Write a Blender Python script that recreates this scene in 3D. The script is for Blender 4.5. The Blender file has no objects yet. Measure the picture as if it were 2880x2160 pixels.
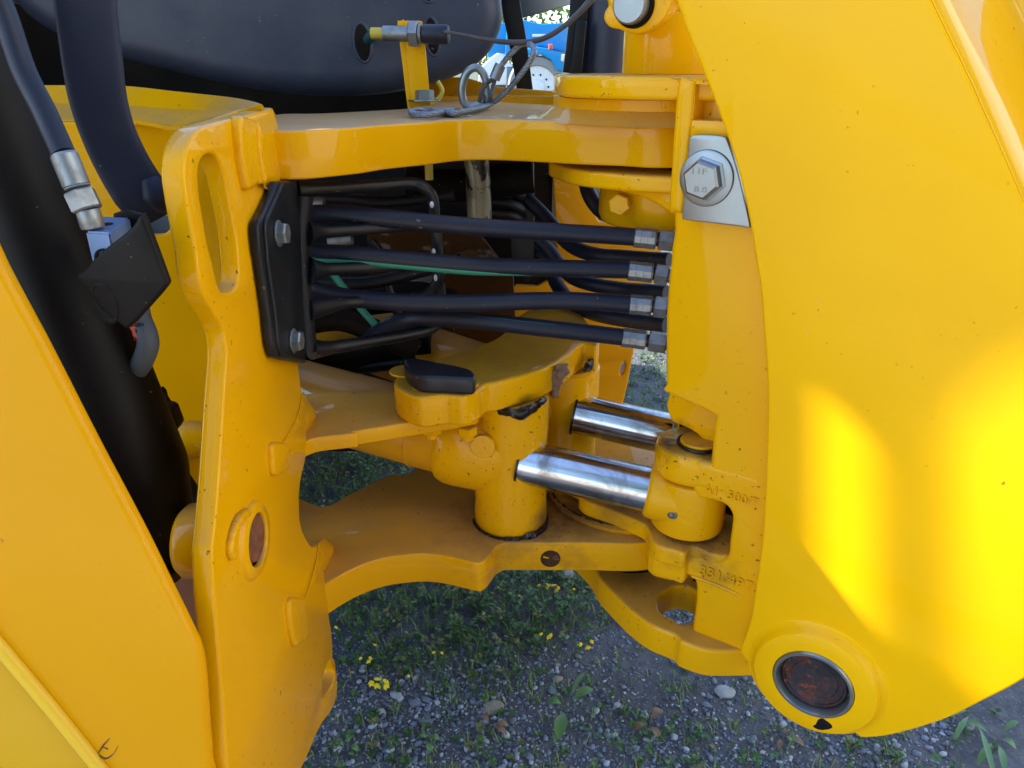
import bpy, bmesh, math, random
from mathutils import Vector, Matrix, noise
random.seed(7)
sc = bpy.context.scene
R = math.radians

# ------------------------------------------------------------------ camera
CZ = 1.15
cam_d = bpy.data.cameras.new("camera"); cam = bpy.data.objects.new("camera", cam_d)
sc.collection.objects.link(cam); sc.camera = cam
cam_d.sensor_width = 36; cam_d.lens = 26.0; cam_d.clip_start = .02; cam_d.clip_end = 600
TILT = 23.35
cam.location = (0, 0, CZ); cam.rotation_euler = (R(90 - TILT), 0, 0)

# ------------------------------------------------------------------ sky and sun
SUN_EL, SUN_AZ = 40.0, 12.0                       # azimuth measured from -X towards +Y
S = Vector((-math.cos(R(SUN_AZ)) * math.cos(R(SUN_EL)), math.sin(R(SUN_AZ)) * math.cos(R(SUN_EL)), math.sin(R(SUN_EL))))
world = bpy.data.worlds.new("World"); sc.world = world; world.use_nodes = True
wn = world.node_tree.nodes; wl = world.node_tree.links
sky = wn.new("ShaderNodeTexSky"); sky.sky_type = 'NISHITA'; sky.sun_disc = False
sky.sun_elevation = R(SUN_EL); sky.sun_rotation = math.atan2(S.x, S.y)
sky.air_density = 1.0; sky.dust_density = .8; sky.ozone_density = 2.5
wn["Background"].inputs[1].default_value = .15
wl.new(sky.outputs[0], wn["Background"].inputs[0])
sun_d = bpy.data.lights.new("sun", 'SUN'); sun_d.energy = 3.9; sun_d.angle = R(.55); sun_d.color = (1, .94, .84)
sun = bpy.data.objects.new("sun", sun_d); sc.collection.objects.link(sun)
sun.rotation_euler = S.to_track_quat('Z', 'Y').to_euler()
sc.view_settings.view_transform = 'Standard'; sc.view_settings.look = 'None'
sc.view_settings.gamma = 1; sc.view_settings.use_curve_mapping = False
sc.view_settings.exposure = 1.86
sc.cycles.max_bounces = 8; sc.cycles.diffuse_bounces = 4; sc.cycles.glossy_bounces = 4

# ------------------------------------------------------------------ measuring: points on real planes of the place
F = 2081.0; CT, ST = math.cos(R(TILT)), math.sin(R(TILT))
CROP = {1: (0, 0, .45208), 2: (900, 0, .45208), 3: (1880, 0, .45208), 4: (0, 700, .45208), 5: (900, 700, .45208),
        6: (1880, 700, .45208), 7: (0, 1410, .45208), 8: (900, 1410, .45208), 9: (1880, 1410, .45208),
        'a': (1100, 0, .27125), 'b': (780, 420, .22904), 'c': (1280, 420, .28029), 'd': (1600, 0, .25316),
        'e': (1560, 1180, .27125), 'g': (0, 380, .25316), 'h': (300, 1380, .29837), 'i': (1300, 0, .18083),
        'j': (840, 780, .27125), 'V': (0, 0, 1.30199), 'F': (0, 0, 1.0)}
def px(k, *pts):
    ox, oy, s = CROP[k]
    return [(ox + p[0] * s, oy + p[1] * s) + tuple(p[2:]) for p in pts]
def ray(p):
    u, v = p[0] - 1440, p[1] - 1080
    return Vector((u, F * CT - v * ST, -F * ST - v * CT))
def onY(p, y): r = ray(p); return r * (y / r.y) + Vector((0, 0, CZ))
def onX(p, x): r = ray(p); return r * (x / r.x) + Vector((0, 0, CZ))
def onZ(p, z): r = ray(p); return r * ((z - CZ) / r.z) + Vector((0, 0, CZ))
class Plane:
    def __init__(s, o, n):
        s.o = Vector(o); s.n = Vector(n).normalized()
        if abs(s.n.z) > .99: s.e1 = Vector((1, 0, 0))
        else: s.e1 = Vector((0, 0, 1)).cross(s.n).normalized()
        s.e2 = s.n.cross(s.e1).normalized()
        s.M = Matrix((s.e1, s.e2, s.n)).transposed().to_4x4(); s.M.translation = s.o
    def hit(s, p):
        r = ray(p); c = Vector((0, 0, CZ))
        return c + r * ((s.o - c).dot(s.n) / r.dot(s.n))
    def loc(s, P): d = P - s.o; return (d.dot(s.e1), d.dot(s.e2))
    def off(s, d): return Plane(s.o + s.n * d, s.n)
    def P(s, a, b, c=0): return s.o + s.e1 * a + s.e2 * b + s.n * c
def PY(y): return Plane((0, y, CZ), (0, -1, 0))
def PZ(z): return Plane((0, 0, z), (0, 0, 1))
def PX(x, sgn=1): return Plane((x, 0, CZ), (sgn, 0, 0))

# ------------------------------------------------------------------ materials
class NT:
    def __init__(s, name):
        s.m = bpy.data.materials.new(name); s.m.use_nodes = True
        s.t = s.m.node_tree; s.b = s.t.nodes["Principled BSDF"]
    def n(s, typ, **kw):
        nd = s.t.nodes.new(typ)
        for k, v in kw.items(): setattr(nd, k, v)
        return nd
    def l(s, a, b): s.t.links.new(a, b)
    def coord(s):
        g = s.n("ShaderNodeTexCoord"); return g.outputs["Object"]
    def noise(s, scale, detail=4, rough=.55, vec=None, dist=0):
        t = s.n("ShaderNodeTexNoise"); t.inputs["Scale"].default_value = scale; t.inputs["Detail"].default_value = detail
        t.inputs["Roughness"].default_value = rough; t.inputs["Distortion"].default_value = dist
        s.l(vec or s.coord(), t.inputs["Vector"]); return t.outputs["Fac"]
    def ramp(s, fac, a, b, ca=(0, 0, 0, 1), cb=(1, 1, 1, 1)):
        r = s.n("ShaderNodeValToRGB"); e = r.color_ramp.elements
        e[0].position = a; e[1].position = b; e[0].color = ca; e[1].color = cb
        s.l(fac, r.inputs[0]); return r.outputs[0]
    def mix(s, fac, a, b):
        m = s.n("ShaderNodeMix", data_type='RGBA')
        for sock, v in ((m.inputs[0], fac), (m.inputs[6], a), (m.inputs[7], b)):
            if hasattr(v, "links"): s.l(v, sock)
            elif isinstance(v, (int, float)): sock.default_value = v
            else: sock.default_value = (*v[:3], 1)
        return m.outputs[2]
    def math(s, op, a, b=0, c=None, clamp=False):
        m = s.n("ShaderNodeMath", operation=op, use_clamp=clamp)
        for sock, v in zip(m.inputs, (a, b, c)):
            if v is None: continue
            if hasattr(v, "links"): s.l(v, sock)
            else: sock.default_value = v
        return m.outputs[0]
    def bump(s, h, strength, dist=.002, prev=None):
        b = s.n("ShaderNodeBump"); b.inputs["Strength"].default_value = strength; b.inputs["Distance"].default_value = dist
        s.l(h, b.inputs["Height"])
        if prev: s.l(prev, b.inputs["Normal"])
        return b.outputs[0]
    def set(s, **kw):
        names = dict(col="Base Color", rough="Roughness", metal="Metallic", coat="Coat Weight", coatr="Coat Roughness",
                     nrm="Normal", spec="Specular IOR Level", trans="Transmission Weight", alpha="Alpha", emis="Emission Color", emiss="Emission Strength")
        for k, v in kw.items():
            i = s.b.inputs[names[k]]
            if hasattr(v, "links"): s.l(v, i)
            elif isinstance(v, (int, float)): i.default_value = v
            else: i.default_value = (*v[:3], 1) if len(v) == 3 else v
        return s.m

def yellow(name, base=(.78, .375, .0008), stains=(), dust=.6, dust_light_col=(.30, .20, .12), peel=.12, rough=.28, coat=.34, speck=0.0):
    m = NT(name); co = m.coord()
    n1 = m.noise(3.0, 3, vec=co)
    col = m.mix(m.ramp(n1, .35, .7), base, (base[0] * .93, base[1] * .90, base[2]))
    geo = m.n("ShaderNodeNewGeometry"); sx = m.n("ShaderNodeSeparateXYZ"); m.l(geo.outputs["Normal"], sx.inputs[0])
    up = m.ramp(sx.outputs["Z"], .55, .95)
    dn = m.ramp(m.noise(14, 6, .65, co), .25, .8)
    df = m.math('MULTIPLY', m.math('MULTIPLY', up, m.math('MULTIPLY_ADD', dn, .55, .45)), dust)
    col = m.mix(df, col, dust_light_col)  # dust on flat tops, with light and shade mixed into its colour
    # fine specks of dirt
    sp = m.ramp(m.noise(150, 2, .5, co), .725 - speck * .5, .745 - speck * .5)
    spm = m.math('MULTIPLY', sp, m.ramp(m.noise(5, 2, .5, co), .5 - speck, .62 - speck))
    col = m.mix(m.math('MULTIPLY', spm, .8), col, (.06, .035, .02))
    # hair scratches
    mp = m.n("ShaderNodeMapping"); mp.inputs["Scale"].default_value = (60, 60, 4); mp.inputs["Rotation"].default_value = (.3, .5, .9)
    m.l(co, mp.inputs[0])
    scr = m.ramp(m.noise(5, 3, .6, mp.outputs[0]), .74, .77)
    col = m.mix(m.math('MULTIPLY', scr, .35), col, (.85, .6, .25))
    rg = m.math('MULTIPLY_ADD', df, .35, rough)
    for (c, r, strength, scol) in stains:
        d = m.n("ShaderNodeVectorMath", operation='DISTANCE'); m.l(co, d.inputs[0]); d.inputs[1].default_value = c
        nn = m.noise(22, 6, .7, co)
        dd = m.math('MULTIPLY_ADD', nn, r * 1.6, d.outputs["Value"])
        fac = m.ramp(dd, r * .9 if r * .9 < 1 else .9, min(r * 1.9, 1), (1, 1, 1, 1), (0, 0, 0, 1))
        col = m.mix(m.math('MULTIPLY', fac, strength), col, scol)
        rg = m.math('MULTIPLY_ADD', fac, .15, rg)
    b = m.bump(m.noise(90, 2, .5, co), peel, .001)
    b = m.bump(m.noise(9, 2, .5, co), peel * .6, .004, b)
    return m.set(col=col, rough=rg, coat=coat, coatr=.04, spec=.06, nrm=b)

LOZ_ = CZ - .675
DIRT = (.035, .018, .012)
DBR = (.13, .065, .03)
Yel = yellow("yellow_paint")
YelClean = yellow("yellow_paint_clean", base=(.86, .42, .001), dust=.2, peel=.05, rough=.33)
YelBoom = yellow("yellow_paint_boom", base=(.98, .515, .001), dust=.1, peel=.08, rough=.36, coat=.2)
YelFar = yellow("yellow_paint_weathered", base=(.76, .34, .006), dust=.8, peel=.3, rough=.5)
YelCast = yellow("yellow_paint_casting", speck=.09, stains=[((.05, .985, LOZ_ + .02), .03, .8, (.10, .05, .03)), ((.03, .965, LOZ_ + .13), .018, .5, DBR)], dust=.75, dust_light_col=(.28, .17, .05), peel=.8, rough=.34)

def black(name, col, rough, spots=.3, metal=0, bumps=.1, spotcol=(.10, .08, .07), coat=0, spec=.4):
    m = NT(name); co = m.coord()
    c = m.mix(m.math('MULTIPLY', m.ramp(m.noise(6, 6, .65, co), .45, .8), spots), col, spotcol)
    sp = m.ramp(m.noise(120, 2, .5, co), .74, .76)
    c = m.mix(m.math('MULTIPLY', sp, .5), c, (.25, .2, .16))
    b = m.bump(m.noise(60, 4, .6, co), bumps, .001)
    r = m.math('MULTIPLY_ADD', m.noise(10, 4, .6, co), .25, rough - .12)
    return m.set(col=c, rough=r, metal=metal, nrm=b, coat=coat, spec=spec)
BlackPaint = black("black_satin_paint", (.0045, .0035, .0035), .5, .5, spotcol=(.030, .019, .013)); NTs = BlackPaint.node_tree.nodes["Principled BSDF"]; NTs.inputs["Specular IOR Level"].default_value = .16
BlackGloss = black("black_coated_steel", (.005, .006, .009), .38, .25, spec=.3, bumps=.06)
Rubber = black("black_rubber_hose", (.006, .008, .021), .47, .2, bumps=.12)
Sleeve = black("black_sleeve", (.008, .012, .036), .55, .15, bumps=.15)
Grey = black("dark_grey_moulded_plastic", (.030, .036, .062), .45, .8, bumps=.35, spotcol=(.070, .074, .09))
GreyTube = black("grey_moulded_tube", (.16, .16, .15), .55, .3, bumps=.1, spotcol=(.2, .19, .17))
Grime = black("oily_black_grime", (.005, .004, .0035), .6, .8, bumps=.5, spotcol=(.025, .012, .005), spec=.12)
Goo = black("black_grease", (.010, .006, .007), .25, .3, bumps=.3, spotcol=(.05, .03, .02))
def metal(name, col, rough, noise_s=60, wear=.3, wearcol=(.2, .18, .16), met=.85, bumps=.05):
    m = NT(name); co = m.coord()
    c = m.mix(m.math('MULTIPLY', m.ramp(m.noise(noise_s, 5, .65, co), .45, .75), wear), col, wearcol)
    b = m.bump(m.noise(noise_s * 2, 3, .6, co), bumps, .0005)
    r = m.math('MULTIPLY_ADD', m.noise(noise_s, 4, .6, co), .2, rough - .1)
    return m.set(col=c, rough=r, metal=met, nrm=b)
Zinc = metal("zinc_plated_steel", (.28, .31, .33), .36, 45, .35, (.35, .33, .27))
ZincDull = metal("dull_zinc", (.27, .28, .285), .46, 70, .7, (.10, .095, .085), bumps=.2)
def chrome_mat():
    m = NT("chromed_rod"); co = m.coord()
    dirt = m.ramp(m.noise(11, 6, .7, co, 1.0), .46, .66)
    return m.set(col=m.mix(m.math('MULTIPLY', dirt, .75), (.66, .66, .69), (.20, .14, .10)), metal=1,
                 rough=m.math('MULTIPLY_ADD', dirt, .12, .13), nrm=m.bump(m.noise(200, 2, .5, co), .02, .0003))
Chrome = chrome_mat()
def rust_mat():
    m = NT("rusty_steel"); co = m.coord()
    n = m.noise(70, 6, .7, co)
    c = m.mix(m.ramp(n, .35, .65), (.10, .035, .022), (.30, .10, .04))
    c = m.mix(m.ramp(m.noise(22, 4, .6, co), .5, .6), c, (.07, .05, .05))
    return m.set(col=c, rough=.7, metal=.15, nrm=m.bump(n, .6, .001))
Rust = rust_mat()
DarkRust = black("dark_rusty_hole", (.03, .014, .008), .7, .9, bumps=.8, spotcol=(.16, .07, .02), spec=.2)
def rustpin_mat():
    m = NT("worn_pin_face"); co = m.coord()
    c = m.mix(m.ramp(m.noise(18, 5, .7, co), .45, .6), (.05, .045, .055), (.035, .022, .02))
    c = m.mix(m.ramp(m.noise(28, 7, .8, co), .50, .60), c, (.17, .055, .03)); c = m.mix(m.ramp(m.noise(75, 5, .8, co), .58, .64), c, (.30, .09, .04))
    return m.set(col=c, rough=.5, metal=.5, nrm=m.bump(m.noise(70, 5, .7, co), .5, .001))
PinFace = rustpin_mat()
def plain(name, col, rough=.5, met=0, bumps=0, **kw):
    m = NT(name)
    if bumps: m.set(nrm=m.bump(m.noise(40, 4), bumps, .002))
    c = m.mix(m.math('MULTIPLY', m.ramp(m.noise(12, 4), .4, .8), .25), col, tuple(x * .6 for x in col))
    return m.set(col=c, rough=rough, metal=met, **kw)
DarkGreen = plain("dark_green_line", (.012, .06, .04), .5)
Green = plain("green_stripe", (.025, .22, .14), .5)
BlueBlock = metal("anodised_blue_grey_block", (.15, .24, .44), .4, 50, .4, (.10, .15, .26), met=.4)
RedLabel = plain("red_label", (.75, .09, .045), .5)
WhiteMark = plain("white_paint_mark", (.7, .72, .75), .5)
YelCable = plain("yellow_cable", (.55, .42, .04), .5)
def flaky():
    m = NT("flaking_olive_paint"); co = m.coord(); n = m.noise(16, 5, .7, co, .6)
    return m.set(col=m.mix(m.ramp(n, .50, .53), (.015, .012, .01), (.26, .23, .15)), rough=.35, metal=.2, nrm=m.bump(n, .8, .002))
OilPaint = flaky()

# ------------------------------------------------------------------ object helpers
def finish(me, ang=32):
    for p in me.polygons: p.use_smooth = True
    me.set_sharp_from_angle(angle=R(ang))
def link(name, me, mat, parent=None, ang=32, **props):
    o = bpy.data.objects.new(name, me); sc.collection.objects.link(o)
    if mat: me.materials.clear(); me.materials.append(mat)
    finish(me, ang)
    if parent is not None:
        o.parent = parent; o.matrix_parent_inverse = Matrix.Translation(-world_loc(parent))
    for k, v in props.items(): o[k] = v
    return o
def world_loc(o):
    if o.parent is None: return Vector(o.location)
    return Vector((0, 0, 0)) + Vector(o.location) if o.type == 'MESH' else world_loc(o.parent) + Vector(o.location)
def thing(name, loc, label, cat, group=None):
    o = bpy.data.objects.new(name, None); sc.collection.objects.link(o); o.location = loc
    o.empty_display_size = .05
    o['label'] = label; o['category'] = cat
    if group: o['group'] = group
    return o
def from_bm(bm, name="m"):
    me = bpy.data.meshes.new(name); bm.to_mesh(me); bm.free(); return me
def spline(pts, n=6, closed=True):
    """Catmull-Rom through pts; a third element marks a sharp corner"""
    out = []; N = len(pts)
    V = [Vector(p[:2]) if not isinstance(p, Vector) else p for p in pts]
    K = [(not isinstance(p, Vector)) and len(p) > 2 for p in pts]
    rng = range(N if closed else N - 1)
    for i in rng:
        a, b = V[i], V[(i + 1) % N]
        p0 = V[i - 1] if (closed or i > 0) else a
        p3 = V[(i + 2) % N] if (closed or i + 2 < N) else b
        if K[i]: p0 = a - (b - a) * .5
        if K[(i + 1) % N]: p3 = b + (b - a) * .5
        for j in range(n):
            t = j / n
            t2, t3 = t * t, t * t * t
            out.append(.5 * ((2 * a) + (-p0 + b) * t + (2 * p0 - 5 * a + 4 * b - p3) * t2 + (-p0 + 3 * a - 3 * b + p3) * t3))
    if not closed: out.append(V[-1].copy())
    return out
def plate(name, pl, outline, depth, mat, parent=None, holes=(), bevel=.003, smooth=6, ang=32, res=2, **props):
    """a solid plate: front face on plane pl, thickness going back; outline = full-size picture points (hit the plane) or Vectors"""
    def ring(o):
        L = []
        for p in o:
            q = pl.loc(p if isinstance(p, Vector) else pl.hit(p))
            L.append((q[0], q[1]) + ((1,) if (not isinstance(p, Vector) and len(p) > 2) else ()))
        return spline(L, smooth, True) if smooth > 1 else [Vector(p[:2]) for p in L]
    cu = bpy.data.curves.new(name, 'CURVE'); cu.dimensions = '2D'; cu.fill_mode = 'BOTH'
    cu.extrude = max(depth / 2 - bevel, .0001); cu.bevel_depth = bevel; cu.bevel_resolution = res; cu.offset = -bevel
    def area(r): return sum(r[i].x * r[(i + 1) % len(r)].y - r[(i + 1) % len(r)].x * r[i].y for i in range(len(r)))
    for k, r in enumerate([ring(outline)] + [ring(h) for h in holes]):
        q = [r[0]]
        for p in r[1:]:
            if (p - q[-1]).length > .0012: q.append(p)
        if (q[-1] - q[0]).length < .0012: q.pop()
        if (area(q) > 0) != (k == 0): q.reverse()
        s = cu.splines.new('POLY'); s.points.add(len(q) - 1); s.use_cyclic_u = True
        for pt, p in zip(s.points, q): pt.co = (p.x, p.y, 0, 1)
    tmp = bpy.data.objects.new("tmp", cu); sc.collection.objects.link(tmp)
    dg = bpy.context.evaluated_depsgraph_get(); dg.update()
    me = bpy.data.meshes.new_from_object(tmp.evaluated_get(dg), depsgraph=dg)
    bpy.data.objects.remove(tmp); bpy.data.curves.remove(cu)
    me.transform(pl.M @ Matrix.Translation((0, 0, -depth / 2)))
    bm = bmesh.new(); bm.from_mesh(me); bmesh.ops.remove_doubles(bm, verts=bm.verts, dist=.00005); bm.to_mesh(me); bm.free()
    return link(name, me, mat, parent, ang, **props)
def frames(P):
    N = len(P); T = []
    for i in range(N):
        t = (P[min(i + 1, N - 1)] - P[max(i - 1, 0)]); T.append(t.normalized() if t.length > 0 else Vector((0, 0, 1)))
    a = Vector((0, 0, 1)) if abs(T[0].z) < .9 else Vector((1, 0, 0))
    n = (a - T[0] * a.dot(T[0])).normalized(); out = []
    for t in T:
        n = (n - t * n.dot(t)).normalized(); out.append((t, n, t.cross(n)))
    return out
def sgp(v, k): return math.copysign(abs(v) ** k, v)
def tube_bm(bm, P, rad, seg=14, flat=(1, 1), cap=True, jitter=0, up=None, closed=False, sq=1):
    fr = frames(P); rings = []
    for i, (p, (t, n, b)) in enumerate(zip(P, fr)):
        if up is not None:
            n = (up - t * up.dot(t)).normalized(); b = t.cross(n)
        r = rad[i] if isinstance(rad, (list, tuple)) else rad
        ring = []
        for k in range(seg):
            a = 2 * math.pi * k / seg; rr = r * (1 + jitter * (noise.noise(p * 90 + Vector((a * 2, 0, 0))) * 1.6))
            ring.append(bm.verts.new(p + n * (sgp(math.cos(a), sq) * rr * flat[0]) + b * (sgp(math.sin(a), sq) * rr * flat[1])))
        rings.append(ring)
    m = len(rings)
    for i in range(m if closed else m - 1):
        A, B = rings[i], rings[(i + 1) % m]
        for k in range(seg): bm.faces.new((A[k], A[(k + 1) % seg], B[(k + 1) % seg], B[k]))
    if cap and not closed:
        bm.faces.new(list(reversed(rings[0]))); bm.faces.new(rings[-1])
def tube(name, P, rad, mat, parent=None, seg=14, n=6, sm=True, ang=50, flat=(1, 1), jitter=0, up=None, closed=False, sq=1, **props):
    P = [Vector(p) for p in P]
    if sm and len(P) > 2: P2 = spline(P, n, closed)
    else: P2 = P
    if isinstance(rad, (list, tuple)):
        m = len(P); rr = []
        for i in range(len(P2)):
            f = i / (len(P2) - 1) * (m - 1); k = min(int(f), m - 2); rr.append(rad[k] + (rad[k + 1] - rad[k]) * (f - k))
        rad = rr
    bm = bmesh.new(); tube_bm(bm, P2, rad, seg, flat, jitter=jitter, up=up, closed=closed, sq=sq)
    return link(name, from_bm(bm), mat, parent, ang, **props)
def lathe(name, o, axis, prof, mat, parent=None, seg=48, ang=28, rot=0, scale=(1, 1), ref=None, **props):
    """prof = [(radius, height)...] along axis from o"""
    a = Vector(axis).normalized(); r0 = Vector(ref) if ref is not None else (Vector((0, 0, 1)) if abs(a.z) < .9 else Vector((1, 0, 0)))
    n = (r0 - a * r0.dot(a)).normalized(); b = a.cross(n); o = Vector(o)
    bm = bmesh.new(); rings = []
    for (r, h) in prof:
        if r < 1e-6: rings.append([bm.verts.new(o + a * h)])
        else: rings.append([bm.verts.new(o + a * h + n * (math.cos(rot + 2 * math.pi * k / seg) * r * scale[0]) + b * (math.sin(rot + 2 * math.pi * k / seg) * r * scale[1])) for k in range(seg)])
    for A, B in zip(rings, rings[1:]):
        for k in range(seg):
            k2 = (k + 1) % seg
            if len(A) == 1 and len(B) == 1: continue
            if len(A) == 1: bm.faces.new((A[0], B[k2], B[k]))
            elif len(B) == 1: bm.faces.new((A[k], A[k2], B[0]))
            else: bm.faces.new((A[k], A[k2], B[k2], B[k]))
    if len(rings[0]) > 1: bm.faces.new(list(reversed(rings[0])))
    if len(rings[-1]) > 1: bm.faces.new(rings[-1])
    bmesh.ops.recalc_face_normals(bm, faces=bm.faces)
    return link(name, from_bm(bm), mat, parent, ang, **props)
def cyl(name, o, axis, r, h, mat, parent=None, bev=.002, seg=48, **kw):
    b = min(bev, h * .4, r * .4)
    return lathe(name, o, axis, [(r - b, 0), (r - b * .3, b * .3), (r, b), (r, h - b), (r - b * .3, h - b * .3), (r - b, h)], mat, parent, seg, **kw)
def box(name, c, size, mat, parent=None, M=None, bev=.003, seg=2, ang=32, **props):
    bm = bmesh.new(); bmesh.ops.create_cube(bm, size=1)
    bmesh.ops.scale(bm, vec=Vector(size), verts=bm.verts)
    if bev: bmesh.ops.bevel(bm, geom=bm.edges[:], offset=bev, segments=seg, affect='EDGES', profile=.6)
    T = Matrix.Translation(Vector(c)) @ (M.to_4x4() if M is not None else Matrix())
    bm.transform(T)
    return link(name, from_bm(bm), mat, parent, ang, **props)
def hexbolt(o, axis, af, h, mat, parent, washer=None, rot=0, name="bolt", flange=None, **props):
    """hexagon head with chamfered top; washer=(radius, thickness) underneath"""
    a = Vector(axis).normalized(); o = Vector(o); r = af / 2 / math.cos(math.pi / 6)
    if washer:
        w = cyl("washer", o, a, washer[0], washer[1], mat, parent, bev=washer[1] * .35); o = o + a * washer[1]
    prof = [(r, 0), (r, h * .82), (r * .88, h), (0, h)]
    head = lathe(name, o, a, prof, mat, parent, seg=6, ang=20, rot=rot, **props)
    if flange: cyl("bolt_flange", o, a, flange, h * .22, mat, head, bev=h * .08)
    return head
def hexprism(name, o, axis, af, h, mat, parent, rot=0, **props):
    r = af / 2 / math.cos(math.pi / 6)
    return lathe(name, o, axis, [(r * .9, 0), (r, h * .08), (r, h * .92), (r * .9, h)], mat, parent, seg=6, ang=20, rot=rot, **props)
def text3d(name, s, pl, p0, p1, height, depth, mat, parent, bev=.0006, **props):
    """raised lettering lying on plane pl, from point p0 to p1"""
    A = p0 if isinstance(p0, Vector) else pl.hit(p0); B = p1 if isinstance(p1, Vector) else pl.hit(p1)
    cu = bpy.data.curves.new(name, 'FONT'); cu.body = s; cu.size = 1; cu.extrude = .5; cu.bevel_depth = 0; cu.resolution_u = 3
    tmp = bpy.data.objects.new("tmp", cu); sc.collection.objects.link(tmp)
    dg = bpy.context.evaluated_depsgraph_get(); dg.update()
    me = bpy.data.meshes.new_from_object(tmp.evaluated_get(dg), depsgraph=dg)
    bpy.data.objects.remove(tmp); bpy.data.curves.remove(cu)
    xs = [v.co.x for v in me.vertices]; ys = [v.co.y for v in me.vertices]
    w = max(xs) - min(xs); x0 = min(xs); hh = .7
    d = (B - A); e1 = d.normalized(); e2 = pl.n.cross(e1)
    for v in me.vertices:
        c = v.co; P = A + e1 * ((c.x - x0) / w * d.length) + e2 * (c.y / hh * height) + pl.n * (c.z * depth)
        v.co = P
    return link(name, me, mat, parent, 30, **props)
def bead(name, P, r, mat, parent, **props):
    """weld bead with ripples"""
    P = spline([Vector(p) for p in P], 10, False)
    rad = [r * (.95 + .04 * math.sin(i * 1.3) + .14 * noise.noise(p * 70)) * (min(1, .35 + .2 * min(i, len(P) - 1 - i))) for i, p in enumerate(P)]
    bm = bmesh.new(); tube_bm(bm, P, rad, 14, jitter=.07)
    return link(name, from_bm(bm), mat, parent, 80, **props)
def V(x, y): return px('V', (x, y))[0]
def Zr(z): return z + CZ

# ------------------------------------------------------------------ ground
def ground_mat():
    m = NT("dirt_and_gravel"); co = m.coord()
    n1 = m.noise(2.2, 6, .6, co); n2 = m.noise(45, 5, .7, co)
    c = m.mix(m.ramp(n1, .35, .65), (.060, .066, .080), (.115, .122, .140))
    c = m.mix(m.math('MULTIPLY', m.ramp(n2, .4, .7), .6), c, (.20, .195, .185))
    vo = m.n("ShaderNodeTexVoronoi"); vo.inputs["Scale"].default_value = 130; m.l(co, vo.inputs["Vector"])
    sp = m.n("ShaderNodeSeparateColor"); m.l(vo.outputs["Color"], sp.inputs[0])
    peb = m.ramp(vo.outputs["Distance"], .25, .38, (1, 1, 1, 1), (0, 0, 0, 1))
    pebc = m.mix(sp.outputs[0], (.07, .075, .085), (.20, .21, .23))
    c = m.mix(m.math('MULTIPLY', peb, m.ramp(sp.outputs[1], .45, .5)), c, pebc)
    far = m.ramp(m.noise(.5, 5, .6, co), .42, .58)
    sxyz = m.n("ShaderNodeSeparateXYZ"); m.l(co, sxyz.inputs[0])
    dist = m.ramp(m.math('MULTIPLY', sxyz.outputs[1], .05), .14, .3)
    c = m.mix(m.math('MULTIPLY', far, dist), c, (.08, .11, .03))
    pale = m.ramp(m.math('MULTIPLY', sxyz.outputs[1], -.2), .1, .3)
    c = m.mix(pale, c, (.42, .40, .36))  # unseen ground behind the camera, paled to bounce light onto the machine
    b = m.bump(n2, .6, .006); b = m.bump(vo.outputs["Distance"], .35, .003, b)
    return m.set(col=c, rough=.85, nrm=b, spec=.3)
GroundM = ground_mat()
def gz(x, y): return .012 * noise.noise(Vector((x * 2.1, y * 2.1, 0))) + .004 * noise.noise(Vector((x * 11, y * 11, 3)))
bm = bmesh.new()
xs = [-60, -25, -10, -5, -3] + [-2 + i * .04 for i in range(136)] + [4, 6, 10, 25, 60]
ys = [-30, -8, -2] + [0 + i * .04 for i in range(116)] + [5.2, 6.5, 9, 14, 25, 60, 200]
g = [[bm.verts.new((x * (1 + max(0, y) * .02), y, gz(x, y) if (abs(x) < 4 and 0 <= y < 5) else 0)) for x in xs] for y in ys]
for j in range(len(ys) - 1):
    for i in range(len(xs) - 1): bm.faces.new((g[j][i], g[j][i + 1], g[j + 1][i + 1], g[j + 1][i]))
link("ground", from_bm(bm), GroundM, ang=180, kind="structure")

# ------------------------------------------------------------------ loader body and pale building, added out of frame to shade and light the scene
UPZ, UPT = Zr(-.0675), .0535        # upper swing plate: top, thickness
LOZ, LOT = Zr(-.675), .053          # lower swing plate
MDZ, MDT = Zr(-.453), .022          # middle plate
CPZ, CPT = Zr(-.406), .047          # cap plate
X0 = -.265                          # face of the rear frame plate
e1 = Vector((.8425, -.5388, 0)); kn = Vector((-.5388, -.8425, 0))
B = Vector((.407, .758, Zr(-.77)))
BOOM = Plane(B, kn); POST = BOOM.off(-.03)

def shade_opening(poly, plane_x):
    out = []
    for p in poly:
        P = BOOM.hit(p); t = (plane_x - P.x) / S.x
        out.append(P + S * t)
    return out
cab_blocker = thing("cab_blocker", (-1.5, 1.8, 0), "added unseen light blocker in the shape of the loader body, left of the frame and the black ram", "cab_blocker")
CX = -1.6; CW = PX(CX, 1)
wA = shade_opening(px('V', (1738, 770), (1738, 1190), (1830, 1300), (1990, 1430), (2140, 1530), (2500, 1700), (2450, 560), (2160, 680), (1990, 840), (1860, 840), (1790, 770)), CX)
for p in wA: p.z = max(p.z, 2.165)
cw_out = [Vector((CX, y, z)) for (y, z) in ((.62, .12), (3.12, .12), (3.12, 3.55), (.62, 3.55))]
plate("blocker_wall", CW, cw_out, .05, Grime, cab_blocker, holes=[wA], bevel=.004, smooth=1)  # added blocker, its opening cut to shape the sun patch on the boom
for k in range(8):
    a, b = shade_opening(px('V', (1872 + k * 27, 560), (1905 + k * 27, 1760)), CX)
    tube("shade_bar", [a, b], .0019 + .0004 * (3 - abs(k - 3)), Grime, cab_blocker, seg=8, sm=False)  # added slats that thin the middle of the sun patch
box("roof", (-2.3, 2.6, 3.5), (1.3, 1.4, .08), Grime, cab_blocker, bev=.02)
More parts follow.
